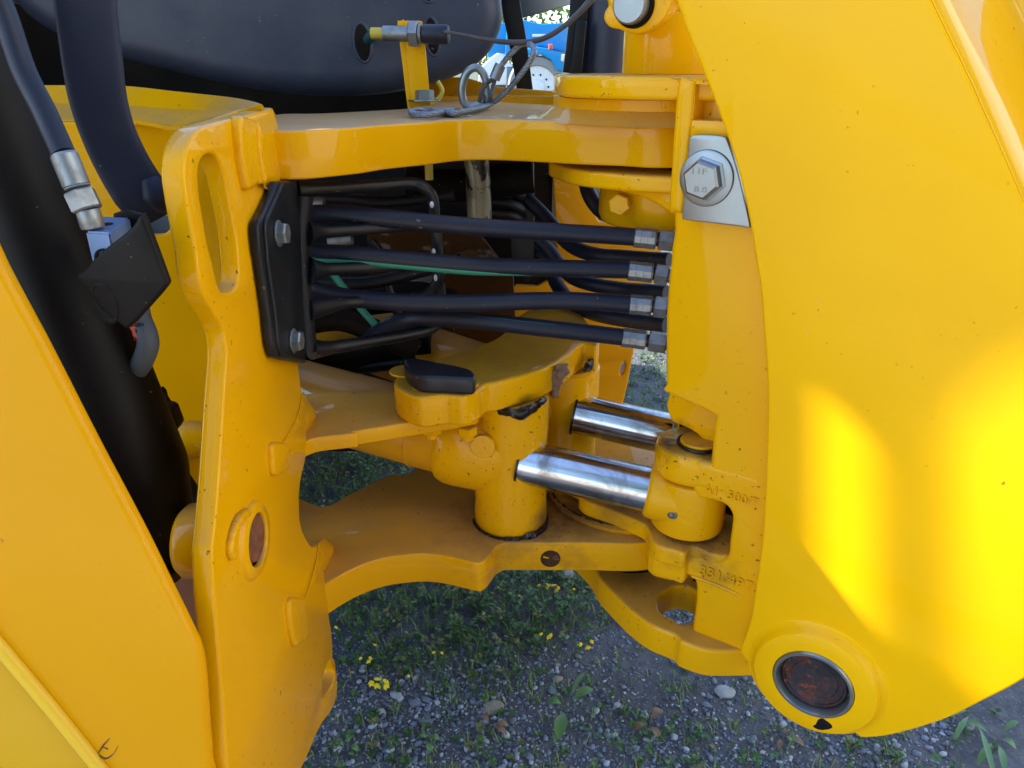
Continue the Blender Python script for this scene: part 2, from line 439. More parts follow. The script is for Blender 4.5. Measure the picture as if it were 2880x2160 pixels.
box("floor", (-2.25, 1.9, .75), (1.2, 2.4, .5), Grime, cab_blocker, bev=.03)
for (x, y) in ((-2.9, .7), (-2.9, 3.1), (-1.7, .68)):
    box("pillar", (x, y, 2.2), (.1, .1, 2.6), Grime, cab_blocker, bev=.01)

box("chassis", (-.86, 2.3, .55), (1.1, 1.5, .5), Grime, cab_blocker, bev=.02)  # block sized to darken the ground below it
bounce_shed = thing("bounce_workshop", (6.5, -4, 0), "added unseen pale boarded wall bouncing light from the right", "building")  # added out of frame to bounce sunlight and glint in the paint
ShedM = plain("pale_boards", (.60, .60, .58), .6)
box("wall", (6.7, -5, 3.5), (.2, 13, 7), ShedM, bounce_shed, bev=.01)
box("end_wall", (9.3, 1.4, 3.5), (5, .2, 7), ShedM, bounce_shed, bev=.01)
for k in range(12): box("board_strip", (6.58, -11.2 + k * 1.1, 3.5), (.05, .06, 7), ShedM, bounce_shed, bev=.005)
box("door", (6.58, -6.5, 1.6), (.06, 3, 3.2), plain("green_door", (.08, .16, .12), .5), bounce_shed, bev=.01)
box("roof", (9.2, -5, 7.1), (5.6, 13.6, .16), plain("grey_roof", (.25, .25, .26), .6), bounce_shed, bev=.02)

# ------------------------------------------------------------------ rear frame
frame = thing("rear_frame", (X0, .9, 0), "yellow welded rear frame with slotted upright plate and two long swing plates reaching right", "machine frame")
YelFrame = yellow("yellow_paint_frame", speck=.05, stains=[((-.02, 1.0, LOZ), .10, .8, DBR), ((.1, 1.03, LOZ), .09, .9, (.09, .04, .025)),
                                                ((-.16, 1.5, LOZ), .3, .5, DBR), ((.2, 1.0, UPZ - .05), .05, .4, DBR)])  # brown on flat tops is dirt with shade painted in
FACE = PX(X0, 1)
face_out = px(1, (1700, 670, 1), (1500, 722), (1330, 765), (1240, 800), (1190, 860), (1155, 950), (1147, 1080), (1165, 1230), (1195, 1400), (1225, 1580)) \
    + px(4, (1240, 160), (1275, 290), (1330, 385), (1385, 480), (1408, 580), (1412, 680), (1400, 850), (1390, 1000), (1378, 1200), (1365, 1400)) \
    + px(7, (1352, 0), (1335, 180), (1322, 300), (1325, 400), (1335, 600), (1350, 760), (1375, 1050), (1395, 1300), (1415, 1600), (1430, 1800, 1), (1800, 1800, 1),
         (1880, 1659), (1925, 1560), (1990, 1410), (2060, 1310), (2093, 1225), (2100, 1150), (2092, 1060), (2072, 985), (2070, 900), (2062, 800), (2045, 690), (2020, 450),
         (1990, 262, 1), (1960, 280), (1930, 268), (1890, 200), (1868, 120), (1862, 0)) \
    + px(4, (1865, 1500), (1880, 1400), (1905, 1290), (1905, 1100), (1890, 940), (1878, 880), (1855, 715), (1830, 400)) + px(1, (1800, 1250), (1790, 1000))
slot = px(1, (1305, 957), (1262, 985), (1238, 1050), (1240, 1180), (1262, 1330), (1290, 1500)) \
    + px(4, (1318, 60), (1337, 150), (1360, 228), (1392, 268), (1440, 262), (1478, 215), (1488, 140), (1485, 60)) \
    + px(1, (1470, 1450), (1440, 1280), (1410, 1130), (1378, 1025), (1345, 970))
lobe = px(7, (2040, 1010), (2015, 1080), (2007, 1150), (2009, 1222), (2040, 1190), (2070, 1130), (2084, 1060), (2075, 1010), (2060, 985))
plate("upright_plate", FACE, face_out, .02, YelFrame, frame, holes=[slot, lobe], bevel=.0035, smooth=4)
# upper swing plate
up_out = [Vector((-.262, .80, UPZ))] + px(1, (1640, 816), (1700, 813), (1900, 809), (2212, 790)) + px(2, (400, 774), (700, 755), (850, 744), (1050, 741), (1300, 746), (1600, 756), (1900, 763), (2150, 770))
W = lambda x, y: Vector((x, y, 0))
up_out += [W(.29, 1.0), W(.34, 1.08), W(.35, 1.18), W(.28, 1.28), W(.15, 1.36), W(.02, 1.5), W(-.08, 1.62), W(-.2, 1.62)] + px(2, (705, 640)) + px(2, (560, 672), (300, 690), (0, 705)) + px(1, (1690, 716))
YelUp = yellow("yellow_paint_upper_plate", dust=.95, dust_light_col=(.40, .30, .22), rough=.25)  # pale dust on top, partly painted sky sheen
plate("swing_plate", PZ(UPZ), up_out, UPT, YelUp, frame, bevel=.003, smooth=4)
# lower swing plate
lo_out = px(7, (1900, 640)) + px(7, (1935, 588)) + px(8, (60, 500), (221, 412), (400, 352), (600, 328), (700, 330), (800, 345), (900, 368), (975, 384), (1020, 374), (1060, 330), (1100, 280), (1150, 258, 1), (1400, 258), (1700, 259), (1980, 263)) \
    + [W(.24, .96), W(.31, 1.0), W(.345, 1.1), W(.32, 1.2), W(.22, 1.26), W(.05, 1.30), W(-.1, 1.34)] + px(5, (560, 1388), (450, 1400), (200, 1515), (0, 1602)) + [W(-.42, 1.10), W(-.42, .86)]
hole_edge = None
plate("swing_plate", PZ(LOZ), lo_out, LOT, YelFrame, frame, bevel=.003, smooth=4)
# middle plate
md_out = px(4, (1780, 1270), (1830, 1235), (1890, 1203), (1980, 1172), (2212, 1145)) + px(5, (200, 1136), (400, 1104), (700, 1055), (940, 1016), (985, 995), (1020, 960)) \
    + [W(.03, 1.02), W(.02, 1.1), W(-.1, 1.12)] + px(5, (460, 868), (0, 876)) + [W(-.36, 1.04), W(-.36, .86)]
plate("middle_plate", PZ(MDZ), md_out, MDT, YelFrame, frame, bevel=.002, smooth=4)
# pin with boss in upright plate
pc = FACE.hit(px(7, (1577, 240))[0])
lathe("pin_boss", pc + Vector((-.001, 0, 0)), (1, 0, 0), [(.042, 0), (.040, .003), (.0375, .0058), (.0285, .0062), (.0272, .0045), (.0272, .001)], YelFrame, frame, ang=50)
lathe("pin", pc + Vector((-.0255, .002, .001)), (1, 0, 0), [(.0252, 0), (.0252, .026), (.0235, .0285), (0, .0285)], Rust, frame)
bead("weld_bead", [FACE.P(*FACE.loc(FACE.hit(p)), .002) for p in px(7, (1540, 60), (1470, 110), (1430, 200), (1415, 300), (1440, 345))], .0055, YelCast, frame)
# weld beads
def face_pts(k, d, *pts): return [FACE.hit(p) + Vector((d, 0, 0)) for p in px(k, *pts)]
def cap_(k, d, *pts): plate("weld_end", FACE.off(d), px(k, *pts), d + .004, YelWeld, frame, bevel=.0045, smooth=5, res=4, ang=70)
YelWeld = yellow("yellow_paint_weld", dust=.3, peel=1.6, rough=.25)
cap_(1, .009, (1500, 738), (1545, 728), (1600, 752), (1640, 800), (1650, 950), (1648, 1130), (1610, 1150), (1570, 1178), (1550, 1160), (1530, 1060), (1510, 940))
bead("weld_bead", face_pts(1, .0085, (1545, 760), (1552, 900), (1572, 1050), (1590, 1140)), .0045, YelWeld, frame)
cap_(4, .006, (1703, 1215), (1760, 1205), (1815, 1255), (1792, 1290), (1802, 1365), (1745, 1408), (1712, 1400), (1703, 1300))
cap_('h', .006, (1748, 1018), (1805, 1005), (1880, 1040), (1892, 1110), (1918, 1340), (1860, 1420), (1795, 1468), (1755, 1350), (1732, 1110))
def fillet(ka, A_, kb, B_, z):
    n = 10
    ra = spline([FACE.hit(p) + Vector((.0006, 0, 0)) for p in px(ka, *A_)], n, False); rb_ = spline([onZ(p, z + .0006) for p in px(kb, *B_)], n, False)
    m = 24; pick = lambda L, f: L[min(int(f * (len(L) - 1)), len(L) - 1)]
    a = [pick(ra, k / (m - 1)) for k in range(m)]; b = [pick(rb_, k / (m - 1)) for k in range(m)]
    bm = bmesh.new(); G = []
    for f, lift in ((0, -.004), (0, 0), (.35, .005), (.7, .0055), (.95, .003), (1, 0), (1, -.004)):
        G.append([bm.verts.new(p.lerp(q, f) + Vector((lift * .5, -lift * .3, lift * (1 + .25 * noise.noise(p * 60))))) for p, q in zip(a, b)])
    for r0, r1 in zip(G, G[1:]):
        for k in range(m - 1): bm.faces.new((r0[k], r0[k + 1], r1[k + 1], r1[k]))
    o = link("weld_fillet", from_bm(bm), YelWeld, frame, 80)
fillet('h', [(1985, 505), (1960, 700), (1900, 900), (1860, 1020)], 'h', [(2060, 455), (2125, 510), (2140, 570), (2100, 670), (2010, 840), (1925, 985)], LOZ)
fillet(4, [(1878, 890), (1850, 1030), (1790, 1150), (1745, 1215)], 4, [(1885, 935), (1945, 985), (1968, 1040), (1930, 1110), (1838, 1225)], MDZ)
bead("weld_bead", [onZ(p, UPZ + .001) for p in px(1, (1600, 760), (1640, 730), (1680, 712))], .011, YelCast, frame)
# far part of the frame: side wall with flange on the left
wallM = yellow("yellow_paint_side_wall", base=(.74, .36, .001), dust=.5, peel=.1, rough=.22)
def strip(name, rows, mat, parent, thick=.006, sub=10, **props):
    """sheet through rows of world points, given thickness"""
    bm = bmesh.new(); G = []
    for r in rows:
        rr = spline([Vector(p) for p in r], 8, False); G.append([bm.verts.new(p) for p in rr])
    for a, b in zip(G, G[1:]):
        for i in range(len(a) - 1): bm.faces.new((a[i], a[i + 1], b[i + 1], b[i]))
    o = link(name, from_bm(bm), mat, parent, 60, **props)
    md = o.modifiers.new("solid", 'SOLIDIFY'); md.thickness = thick; md.offset = 0
    sb = o.modifiers.new("bev", 'BEVEL'); sb.width = thick * .3; sb.segments = 2
    return o
def rowp(k, *t): return [onY(px(k, (a, b))[0], y) for (a, b, y) in t]
strip("flange", [rowp(1, (-200, 528, 1.12), (260, 535, 1.12), (750, 537, 1.08), (1100, 570, 1.0), (1400, 607, .93), (1560, 636, .87), (1640, 662, .83)),
                 rowp(1, (-200, 640, 1.10), (260, 650, 1.10), (750, 665, 1.06), (1100, 690, .99), (1300, 700, .93), (1440, 695, .88), (1560, 685, .84)),
                 rowp(1, (-200, 700, 1.06), (260, 715, 1.06), (750, 715, 1.03), (1000, 735, .97), (1180, 745, .93), (1300, 735, .88), (1480, 705, .84)),
                 rowp(1, (-200, 760, 1.02), (260, 760, 1.02), (750, 760, 1.00), (950, 780, .95), (1050, 800, .91), (1150, 790, .86), (1330, 755, .80))], wallM, frame)
wl_out = px(1, (-200, 750), (260, 755), (700, 760), (950, 775), (1150, 800), (1300, 900)) + px(4, (1500, 300), (1400, 1700), (900, 1700), (-200, 1700))
notch = px(1, (880, 1350), (960, 1340), (1060, 1345), (1075, 1380), (1058, 1420), (1025, 1450), (980, 1458), (920, 1455), (880, 1430))
WALL = Plane(onY(px(1, (700, 765))[0], .99), (.25, -1, .12))
plate("side_wall", WALL, [p + (1,) for p in wl_out], .02, wallM, frame, holes=[notch], bevel=.003, smooth=3)
lathe("plug", WALL.hit(px(4, (1160, 1195))[0]) + Vector((0, .012, 0)), (.25, -1, .12), [(.04, 0), (.04, .014), (.034, .024), (.018, .03), (0, .031)], wallM, frame, scale=(.72, 1.05), ang=60)
# centre of frame behind the hoses
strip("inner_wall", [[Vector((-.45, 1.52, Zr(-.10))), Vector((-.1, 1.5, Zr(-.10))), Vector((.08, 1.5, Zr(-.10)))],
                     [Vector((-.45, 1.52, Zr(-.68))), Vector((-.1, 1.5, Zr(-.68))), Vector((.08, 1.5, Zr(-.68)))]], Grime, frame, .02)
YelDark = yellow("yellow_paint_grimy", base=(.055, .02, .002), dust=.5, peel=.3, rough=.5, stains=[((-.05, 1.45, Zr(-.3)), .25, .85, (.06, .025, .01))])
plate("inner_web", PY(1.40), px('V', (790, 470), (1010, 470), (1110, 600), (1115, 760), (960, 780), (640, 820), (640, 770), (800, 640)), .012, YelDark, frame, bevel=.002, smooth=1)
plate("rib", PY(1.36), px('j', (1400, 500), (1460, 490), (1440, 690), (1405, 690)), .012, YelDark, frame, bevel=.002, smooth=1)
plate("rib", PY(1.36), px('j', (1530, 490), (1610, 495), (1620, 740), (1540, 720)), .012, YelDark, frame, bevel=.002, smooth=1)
# far yellow plate beyond the hoses
farpl = px('V', (1193, 360, 1), (1270, 360, 1), (1275, 400), (1290, 470), (1300, 480, 1), (1446, 470, 1), (1425, 560), (1408, 625), (1389, 682), (1371, 752), (1354, 840), (1335, 910), (1318, 965), (1300, 985), (1210, 1000), (1060, 900), (1080, 640), (1193, 600))
plate("far_upright_plate", PY(1.48), farpl, .02, YelFar, frame, bevel=.004, smooth=3, holes=[px(5, (1895, 700), (1880, 720), (1868, 780), (1885, 778), (1898, 730))])
plate("grey_panel", PY(1.60), px('V', (1150, 350), (1290, 350), (1310, 560), (1150, 560)), .01, GreyTube, frame, bevel=.002, smooth=1)
plate("far_flange", PY(1.75), px(2, (690, 480), (900, 480), (1100, 540), (1300, 556), (1600, 575), (1600, 720), (600, 720), (600, 600)), .02, YelFar, frame, bevel=.003, smooth=1)
plate("far_flange", PY(1.68), px(2, (690, 600), (1050, 590), (1600, 600), (1600, 720), (600, 720), (600, 600)), .02, YelFar, frame, bevel=.003, smooth=1)
# pivot bosses on the swing plates
PV = Vector((.205, 1.115, 0))
lathe("pivot_boss", PV + Vector((0, 0, UPZ)), (0, 0, 1), [(.175, -.002), (.16, .004), (.150, .012), (.147, .014), (.147, .027), (.143, .029), (0, .029)], YelFrame, frame, ang=40)
lathe("seal_ring", PV + Vector((0, 0, LOZ)), (0, 0, 1), [(.148, -.001), (.148, .006), (.141, .008), (.139, .0045), (0, .0045)], YelFrame, frame, ang=40)
lathe("seal_ring", PV + Vector((0, 0, LOZ - LOT)), (0, 0, -1), [(.142, -.001), (.142, .010), (.135, .012), (.135, .018), (0, .018)], YelFrame, frame, ang=40)
# plugged bore in lower plate edge
pb = onY(px(8, (1434, 358))[0], onZ(px(8, (1434, 257))[0], LOZ).y - .0008)
nb = Vector((0, -1, 0))
lathe("bore", pb + Vector((0, .001, 0)), nb, [(.0155, 0), (.0155, .0012), (.0145, .0014), (0, .0014)], DarkRust, frame)
for i in range(3):
    a = i * i * .9 + .7 + i
    tube("grease_fleck", [pb + Vector((math.cos(a) * .003, -.0005, math.sin(a) * .003)), pb + Vector((math.cos(a) * .013, -.001, math.sin(a) * .009))], [.0009, .0020], YelCast if i % 2 else Rust, frame, seg=6, sm=False)

# ------------------------------------------------------------------ hose guard bracket (near)
br = thing("hose_guard", FACE.hit(V(620, 780)), "black steel hose guard with looped bars bolted to the yellow upright plate", "hose guard")
BF = FACE.off(.012)
bo = px(1, (1722, 1128), (1860, 1120)) + px(4, (1905, 712)) + px(4, (1742, 684), (1712, 650), (1692, 560), (1670, 350), (1628, 60)) + px(1, (1618, 1550), (1608, 1400), (1640, 1330), (1690, 1225))
plate("mounting_plate", BF, [p + ((1,) if i < 3 else ()) for i, p in enumerate(bo)], .010, BlackGloss, br, bevel=.003, smooth=4)
rim = [BF.hit(p) + Vector((.0008, 0, 0)) for p in px(1, (1745, 1150), (1715, 1220), (1665, 1330), (1640, 1400), (1650, 1550)) + px(4, (1655, 60), (1697, 350), (1718, 560), (1735, 640), (1760, 668), (1880, 690))]
tube("rim", rim, .0028, BlackGloss, br, seg=8)
for k, p in ((1, (1728, 1452)), (4, (1820, 572))):
    c = BF.hit(px(k, p)[0])
    hexbolt(c, (1, 0, 0), .021, .011, ZincDull, br, rot=.3, flange=.0145)
def gp(x, y, f):       # f = 0 at the plate .. 1 at the far end of the bars
    Y0 = .90 + .12 * f
    return onY(V(x, y), Y0)
tube("bar", [gp(640, 410, 0), gp(700, 407, .2), (gp(800, 402, .6)), gp(885, 396, .9), gp(915, 405, .95), gp(933, 428, 1), gp(938, 470, 1), gp(944, 540, 1), gp(947, 595, 1), gp(935, 625, 1), gp(900, 642, .95), gp(820, 650, .6), gp(740, 655, .3), gp(665, 668, 0)],
     [.012] + [.0082] * 12 + [.016], BlackGloss, br, seg=14)
tube("bar", [gp(660, 502, 0), gp(700, 500, .15), gp(800, 494, .5), gp(930, 485, .97)], [.017, .0085, .0075, .0075], BlackGloss, br)
tube("bar", [gp(665, 584, 0), gp(705, 582, .15), gp(800, 577, .5), gp(940, 568, .97)], [.019, .0085, .0075, .0075], BlackGloss, br)
tube("bar", [gp(672, 756, 0), gp(720, 750, .2), gp(800, 737, .5), gp(880, 723, .8), gp(925, 712, .95), gp(946, 695, 1), gp(952, 660, 1), gp(950, 610, 1)], [.013, .0088, .0084, .0084, .0084, .008, .0075, .0075], BlackGloss, br)
tube("bar", [gp(655, 420, 0), gp(648, 560, 0), gp(665, 756, 0)], .012, BlackGloss, br)
for q in ((934, 440), (938, 541), (942, 597)):
    c = gp(q[0], q[1], 1)
    lathe("paint_mark", c + Vector((0, -.0075, 0)), (.1, -1, 0), [(.0035, 0), (.003, .001), (0, .0012)], WhiteMark, br, seg=10, scale=(1.4, .8), ang=80)

# far hose guard
fb = thing("hose_guard", onY(V(1110, 600), 1.34), "black far hose guard with comb fingers hidden behind the near hoses", "hose guard")
plate("mounting_plate", PY(1.34), px('c', (720, 130), (790, 130), (795, 1100), (775, 1240), (740, 1325), (690, 1325), (650, 1250), (560, 1100), (560, 600), (640, 300)), .014, BlackGloss, fb, bevel=.003, smooth=2)
for yy in (250, 400, 550, 660):
    tube("finger", [onY(px('c', (330, yy - 30))[0], 1.30), onY(px('c', (520, yy - 10))[0], 1.31), onY(px('c', (660, yy + 50))[0], 1.33)], [.008, .009, .014], BlackGloss, fb, seg=10)

# ------------------------------------------------------------------ hydraulic hoses
def hose(pts, ys, r, label, fer=None, nut=None, stripe=None, mat=Rubber, group="hydraulic hoses", cap=True):
    P = [onY(V(*p), y) for p, y in zip(pts, ys)]
    t = thing("hydraulic_hose", P[0], label, "hydraulic hose", group)
    tube("hose", P, r, mat, t, seg=20, n=8)
    if stripe:
        up_, rr = stripe
        Q = [p + Vector((0, -.62, -.78 if up_ < 0 else .78)).normalized() * (r * (.68 if up_ < 0 else .9)) for p in spline(P, 8, False)]
        k0, k1 = int(len(Q) * rr[0]), int(len(Q) * rr[1])
        tube("green_stripe", Q[k0:k1], [.0060] * (k1 - k0 - 12) + [.0060 - .0003 * k for k in range(12)] if up_ < 0 else .0014, Green if up_ < 0 else DarkGreen, t, seg=8, sm=False, flat=(1, 1))
    if fer:
        A, Bp = onY(V(*fer[0]), fer[2]), onY(V(*fer[1]), fer[3])
        ax = (Bp - A); L = ax.length
        R_ = r * 1.17
        lathe("ferrule", A, ax, [(r * .98, 0), (R_, .001), (R_, L * .30), (R_ * .975, L * .32), (R_ * .975, L * .6), (R_, L * .62), (R_, L * .93), (R_ * .93, L), (r * .5, L)], ZincDull, t, seg=10, ang=18)
        if nut:
            N = onY(V(*nut[0]), nut[1]); ax2 = (N - Bp)
            lathe("collar", Bp, ax2, [(r * .75, -.002), (r * .75, ax2.length * .2)], BlackGloss, t)
            hexprism("nut", Bp + ax2 * .14, ax2, r * 2.15, ax2.length * .8, ZincDull, t, rot=.4)
            cyl("elbow", Bp + ax2 * .9, ax2, r * .8, .03, ZincDull, t)
    return t
HR = .0118
hose([(600, 462), (660, 463), (720, 462), (850, 473), (1000, 488), (1150, 498), (1300, 507), (1372, 512)], [.95, .955, .96, .97, .98, .98, .98, .98], HR,
     "black hydraulic hose, highest of the four near ones, above the green striped hose", ((1370, 512), (1418, 517), .98, .975), ((1458, 522), .97))
hose([(650, 540), (690, 546), (760, 550), (900, 563), (1050, 575), (1200, 579), (1357, 583)], [.95, .955, .96, .97, .98, .98, .98], HR,
     "black hydraulic hose with a bright green stripe along its underside", ((1357, 584), (1410, 590), .98, .975), ((1446, 596), .97), stripe=(-1, (.05, .86)))
hose([(660, 620), (690, 630), (750, 642), (850, 652), (1000, 655), (1150, 650), (1250, 650), (1360, 657)], [.95, .955, .96, .96, .97, .97, .97, .97], HR * 1.03,
     "plain black hydraulic hose, just under the green striped one", ((1360, 657), (1408, 661), .97, .965), ((1444, 666), .96))
hose([(800, 730), (840, 703), (890, 690), (960, 688), (1050, 695), (1150, 706), (1250, 717), (1345, 728)], [1.10, 1.06, 1.02, 1.0, .98, .97, .97, .97], HR * 1.02,
     "lowest near black hydraulic hose with a thin dark green line on top", ((1344, 728), (1395, 735), .97, .965), ((1442, 742), .96), stripe=(1, (.3, .8)))
G2 = "hoses looping behind the near hoses"
def C(*pts): return [(p[0] / 1.30199, p[1] / 1.30199) for p in px('c', *pts)]
hose(C((1310, 250), (1320, 370), (1370, 500), (1470, 620), (1620, 690), (1800, 735), (2000, 775), (2200, 800)), [1.3, 1.28, 1.26, 1.24, 1.2, 1.16, 1.12, 1.1], .0125,
     "black hydraulic hose curving down below the yellow bolt head", group=G2)
hose(C((700, 480), (790, 560), (890, 660), (1000, 790), (1110, 920), (1250, 1010), (1450, 1065), (1700, 1085), (1950, 1105), (2150, 1115)), [1.34, 1.33, 1.32, 1.3, 1.27, 1.24, 1.2, 1.17, 1.14, 1.12], .0125,
     "black hydraulic hose sagging from the far guard to just above the green striped hose", group=G2)
hose(C((700, 800), (830, 900), (960, 1030), (1060, 1170), (1180, 1285), (1380, 1355), (1700, 1405), (1950, 1425), (2120, 1440)), [1.36, 1.35, 1.34, 1.32, 1.28, 1.24, 1.2, 1.16, 1.14], .0125,
     "black hydraulic hose crossing behind the green striped hose to the lower right", group=G2)
hose(C((700, 1000), (850, 1060), (950, 1180), (1020, 1350), (1130, 1500), (1300, 1610), (1500, 1670), (1800, 1720), (2120, 1760)), [1.38, 1.37, 1.36, 1.34, 1.3, 1.26, 1.22, 1.18, 1.14], .0135,
     "black hydraulic hose, lowest of those looping behind the near hoses", group=G2)
# bits inside the cavity
def simple_tube(name, pts, ys, r, mat, label, cat, **kw):
    P = [onY(V(*p), y) for p, y in zip(pts, ys)]
    t = thing(name, P[0], label, cat); tube(name + "_body" if False else "tube", P, r, mat, t, **kw); return t
simple_tube("greasy_rod", [(1028, 330), (1033, 400), (1037, 490)], [1.22, 1.22, 1.22], .020, OilPaint, "upright greasy rod with flaking olive paint behind the hoses", "rod")
for P_, Y_, r_, l_ in (([(640, 432), (740, 428), (840, 436), (980, 420)], 1.18, .009, "thin black pipe behind the top bar of the near hose guard"), ([(650, 600), (760, 612), (850, 600), (1000, 560)], 1.15, .011, "black pipe passing between the second and third near hoses"), ([(800, 520), (830, 560), (838, 620), (870, 700)], 1.2, .008, "upright black pipe behind the near hoses, left of the guard loop")):
    simple_tube("dark_pipe", P_, [Y_] * 4, r_, BlackGloss, l_, "pipe")
simple_tube("steel_pipe", [(640, 800), (760, 795), (880, 780), (900, 770)], [1.2, 1.2, 1.2, 1.2], .012, BlackGloss, "black pipe lying under the lowest bar of the near hose guard", "pipe")
for k, (P_, Y_, r_) in enumerate((([(650, 700), (740, 690), (840, 730), (900, 760)], 1.16, .020), ([(640, 755), (740, 770), (820, 745), (930, 735)], 1.2, .024), ([(655, 680), (760, 655), (900, 640), (980, 660)], 1.24, .026))):
    simple_tube("oily_pipe", P_, [Y_] * 4, r_, Grime, ("oily dark pipe sagging behind the lowest hose", "thick oily pipe above the rubber cover", "oily dark pipe right below the guard loop")[k], "pipe", seg=16)
simple_tube("tie_strap", [(718, 590), (745, 625), (775, 662), (820, 712)], [1.1, 1.1, 1.1, 1.1], .0055, Green, "green strap hanging diagonally behind the hoses", "strap")
simple_tube("cross_pipe", [(880, 395), (1000, 400), (1150, 380)], [1.3, 1.3, 1.3], .028, Grime, "thick dark pipe crossing behind the greasy rod", "pipe", seg=20)
simple_tube("pipe_fitting", [(665, 437), (700, 440)], [1.08, 1.08], .010, ZincDull, "small metal pipe fitting above the top near hose", "fitting", sm=False)
simple_tube("pipe_fitting", [(710, 522), (760, 515)], [1.08, 1.08], .009, ZincDull, "small metal pipe fitting between the top two near hoses", "fitting", sm=False)
simple_tube("grey_pipe", [(880, 640), (930, 590), (1000, 560)], [1.3, 1.3, 1.3], .014, GreyTube, "short grey pipe in shade behind the guard loop", "pipe")
simple_tube("threaded_stud", [(926, 352), (927, 388)], [1.12, 1.12], .006, YelCable, "yellow threaded stud under the upper swing plate", "stud", sm=False)

# ------------------------------------------------------------------ slew cylinders with their clamp cap
def slew(name, label, A, Bq, r, hub, barrel_end, hubr):
    t = thing(name, (hub.x, hub.y, LOZ), label, "hydraulic cylinder", "chromed swing cylinders")
    ax = (Bq - A)
    gl = ((A - Vector((hub.x, hub.y, A.z + .005))).dot((Bq - A).normalized())) + .095
    lathe("trunnion", (hub.x, hub.y, LOZ + .001), (0, 0, 1), [(hubr * .95, 0), (hubr * .98, .004), (hubr * .98, .022), (hubr * .96, .034), (hubr * .96, .15), (hubr * .98, .165), (hubr * .98, .216), (hubr * .9, .221), (0, .221)], YelCast, t, ang=40, seg=56)
    ad = ax.normalized(); c = Vector((hub.x, hub.y, A.z + .005))
    lathe("gland_block", c - ad * .112, ad, [(r * 1.86, 0), (r * 2.08, .005), (r * 2.22, .016), (r * 2.26, .035), (r * 2.2, .085), (r * 1.95, .108), (r * 1.4, .122), (r * 1.22, .124), (r * 1.22, gl + .015), (r * 1.17, gl + .017)], YelCast, t, ang=60, seg=56, scale=(1.0, .9))
    b = ax.normalized()
    start = A - b * .002
    lathe("gland_ring", start, b, [(r * 1.10, 0), (r * 1.10, .0035), (r * 1.0, .0035)], Goo, t)
    L = (Bq - start).length
    rod = lathe("rod", start, b, [(r, 0), (r, L * .66), (r * .996, L * .6605), (r * .996, L * .663), (r, L * .6635), (r, L)], Chrome, t, seg=64)
    lathe("barrel", c - ad * .09, barrel_end - (c - ad * .09), [(r * 1.82, 0), (r * 1.82, .055), (r * 1.86, .056), (r * 1.86, .062), (r * 1.8, .064), (r * 1.78, (barrel_end - c).length)], YelDark2, t, seg=48)
    return t, b
YelDark2 = yellow("yellow_paint_barrel", base=(.68, .30, .008), dust=.8, peel=.4, rough=.4)
hub1 = Vector((-.002, 1.015, 0)); hub2 = Vector((.085, 1.14, 0))
RR = .0335
A1 = onY(V(1125, 996), .99); B1 = onY(V(1404, 1058), .947)
A2 = onY(V(1243, 892), 1.10); B2 = onY(V(1446, 938), 1.065)
s1, b1 = slew("swing_cylinder", "nearer swing cylinder with bright chromed rod entering the kingpost eye", A1, B1, RR, hub1, Vector((-.42, 1.13, Zr(-.49))), .059)
s2, b2 = slew("swing_cylinder", "farther swing cylinder with oil-stained chromed rod behind the nearer one", A2, B2, RR, hub2, Vector((-.30, 1.33, Zr(-.47))), .062)
plug = onY(px(5, (1015, 1228))[0], .962)
lathe("plug", plug + Vector((0, .002, 0)), (-.15, -1, .1), [(.0185, 0), (.0185, .004), (.0175, .0055), (0, .0058)], YelCast, s1, ang=50)
# eye of the near rod
EY = Vector((.263, .943, 0))
lathe("rod_eye", (EY.x, EY.y, Zr(-.634)), (0, 0, 1), [(.048, 0), (.0525, .002), (.054, .008), (.054, .080), (.0525, .086), (.048, .088)], YelClean, s1, ang=50, seg=64)
lathe("rod_collar", B1 - b1 * .004, b1, [(RR * .98, -.001), (RR * 1.12, 0), (RR * 1.22, .004), (RR * 1.28, .02), (RR * 1.28, .05)], YelClean, s1, seg=48)
gn = Vector((EY.x, EY.y, Zr(-.60))); gp_ = onY(px('e', (1180, 1015))[0], .892)
dgn = (gp_ - Vector((EY.x, EY.y, gp_.z))).normalized()
gq = Vector((EY.x, EY.y, gp_.z)) + dgn * .0535
lathe("grease_nipple", gq, dgn, [(.0085, 0), (.0078, .0015), (.005, .002), (.0045, .006), (.0025, .008), (0, .0085)], ZincDull, s1, seg=16)
tube("grease_fleck", [gq + Vector((.002, 0, 0)), gq + Vector((.012, 0.001, -.009))], [.003, .005], ZincDull, s1, seg=8, jitter=.8, sm=False)
lathe("rod_eye", (B2.x + .06, B2.y - .01, B2.z - .05), (0, 0, 1), [(.05, 0), (.054, .006), (.054, .09), (.05, .096)], YelCast, s2, ang=50)

# cap plate
cap = thing("clamp_cap", (-.05, 1.05, CPZ - CPT), "kidney-shaped yellow cast cap bolted over both swing cylinder trunnions, with black rubber cover", "clamp plate")
YelCap = yellow("yellow_paint_cap", speck=.06, dust=.85, dust_light_col=(.24, .145, .035), peel=.8, rough=.36, stains=[((.02, .97, CPZ - .05), .02, .9, DIRT), ((.13, 1.05, CPZ), .03, .4, DBR)])
cap_out = px('j', (1040, 985), (990, 1060), (1000, 1120), (1060, 1170), (1180, 1225), (1300, 1240), (1500, 1215), (1600, 1220), (1720, 1225), (1850, 1170), (1900, 1130), (1960, 1095)) \
    + px(5, (1090, 828), (1180, 806), (1280, 780), (1380, 745), (1460, 705), (1560, 640), (1640, 585), (1720, 600), (1738, 560), (1700, 500), (1600, 380), (1450, 350), (1300, 375), (1200, 440), (1150, 510), (1080, 560), (1000, 592), (860, 640), (690, 690), (560, 700))
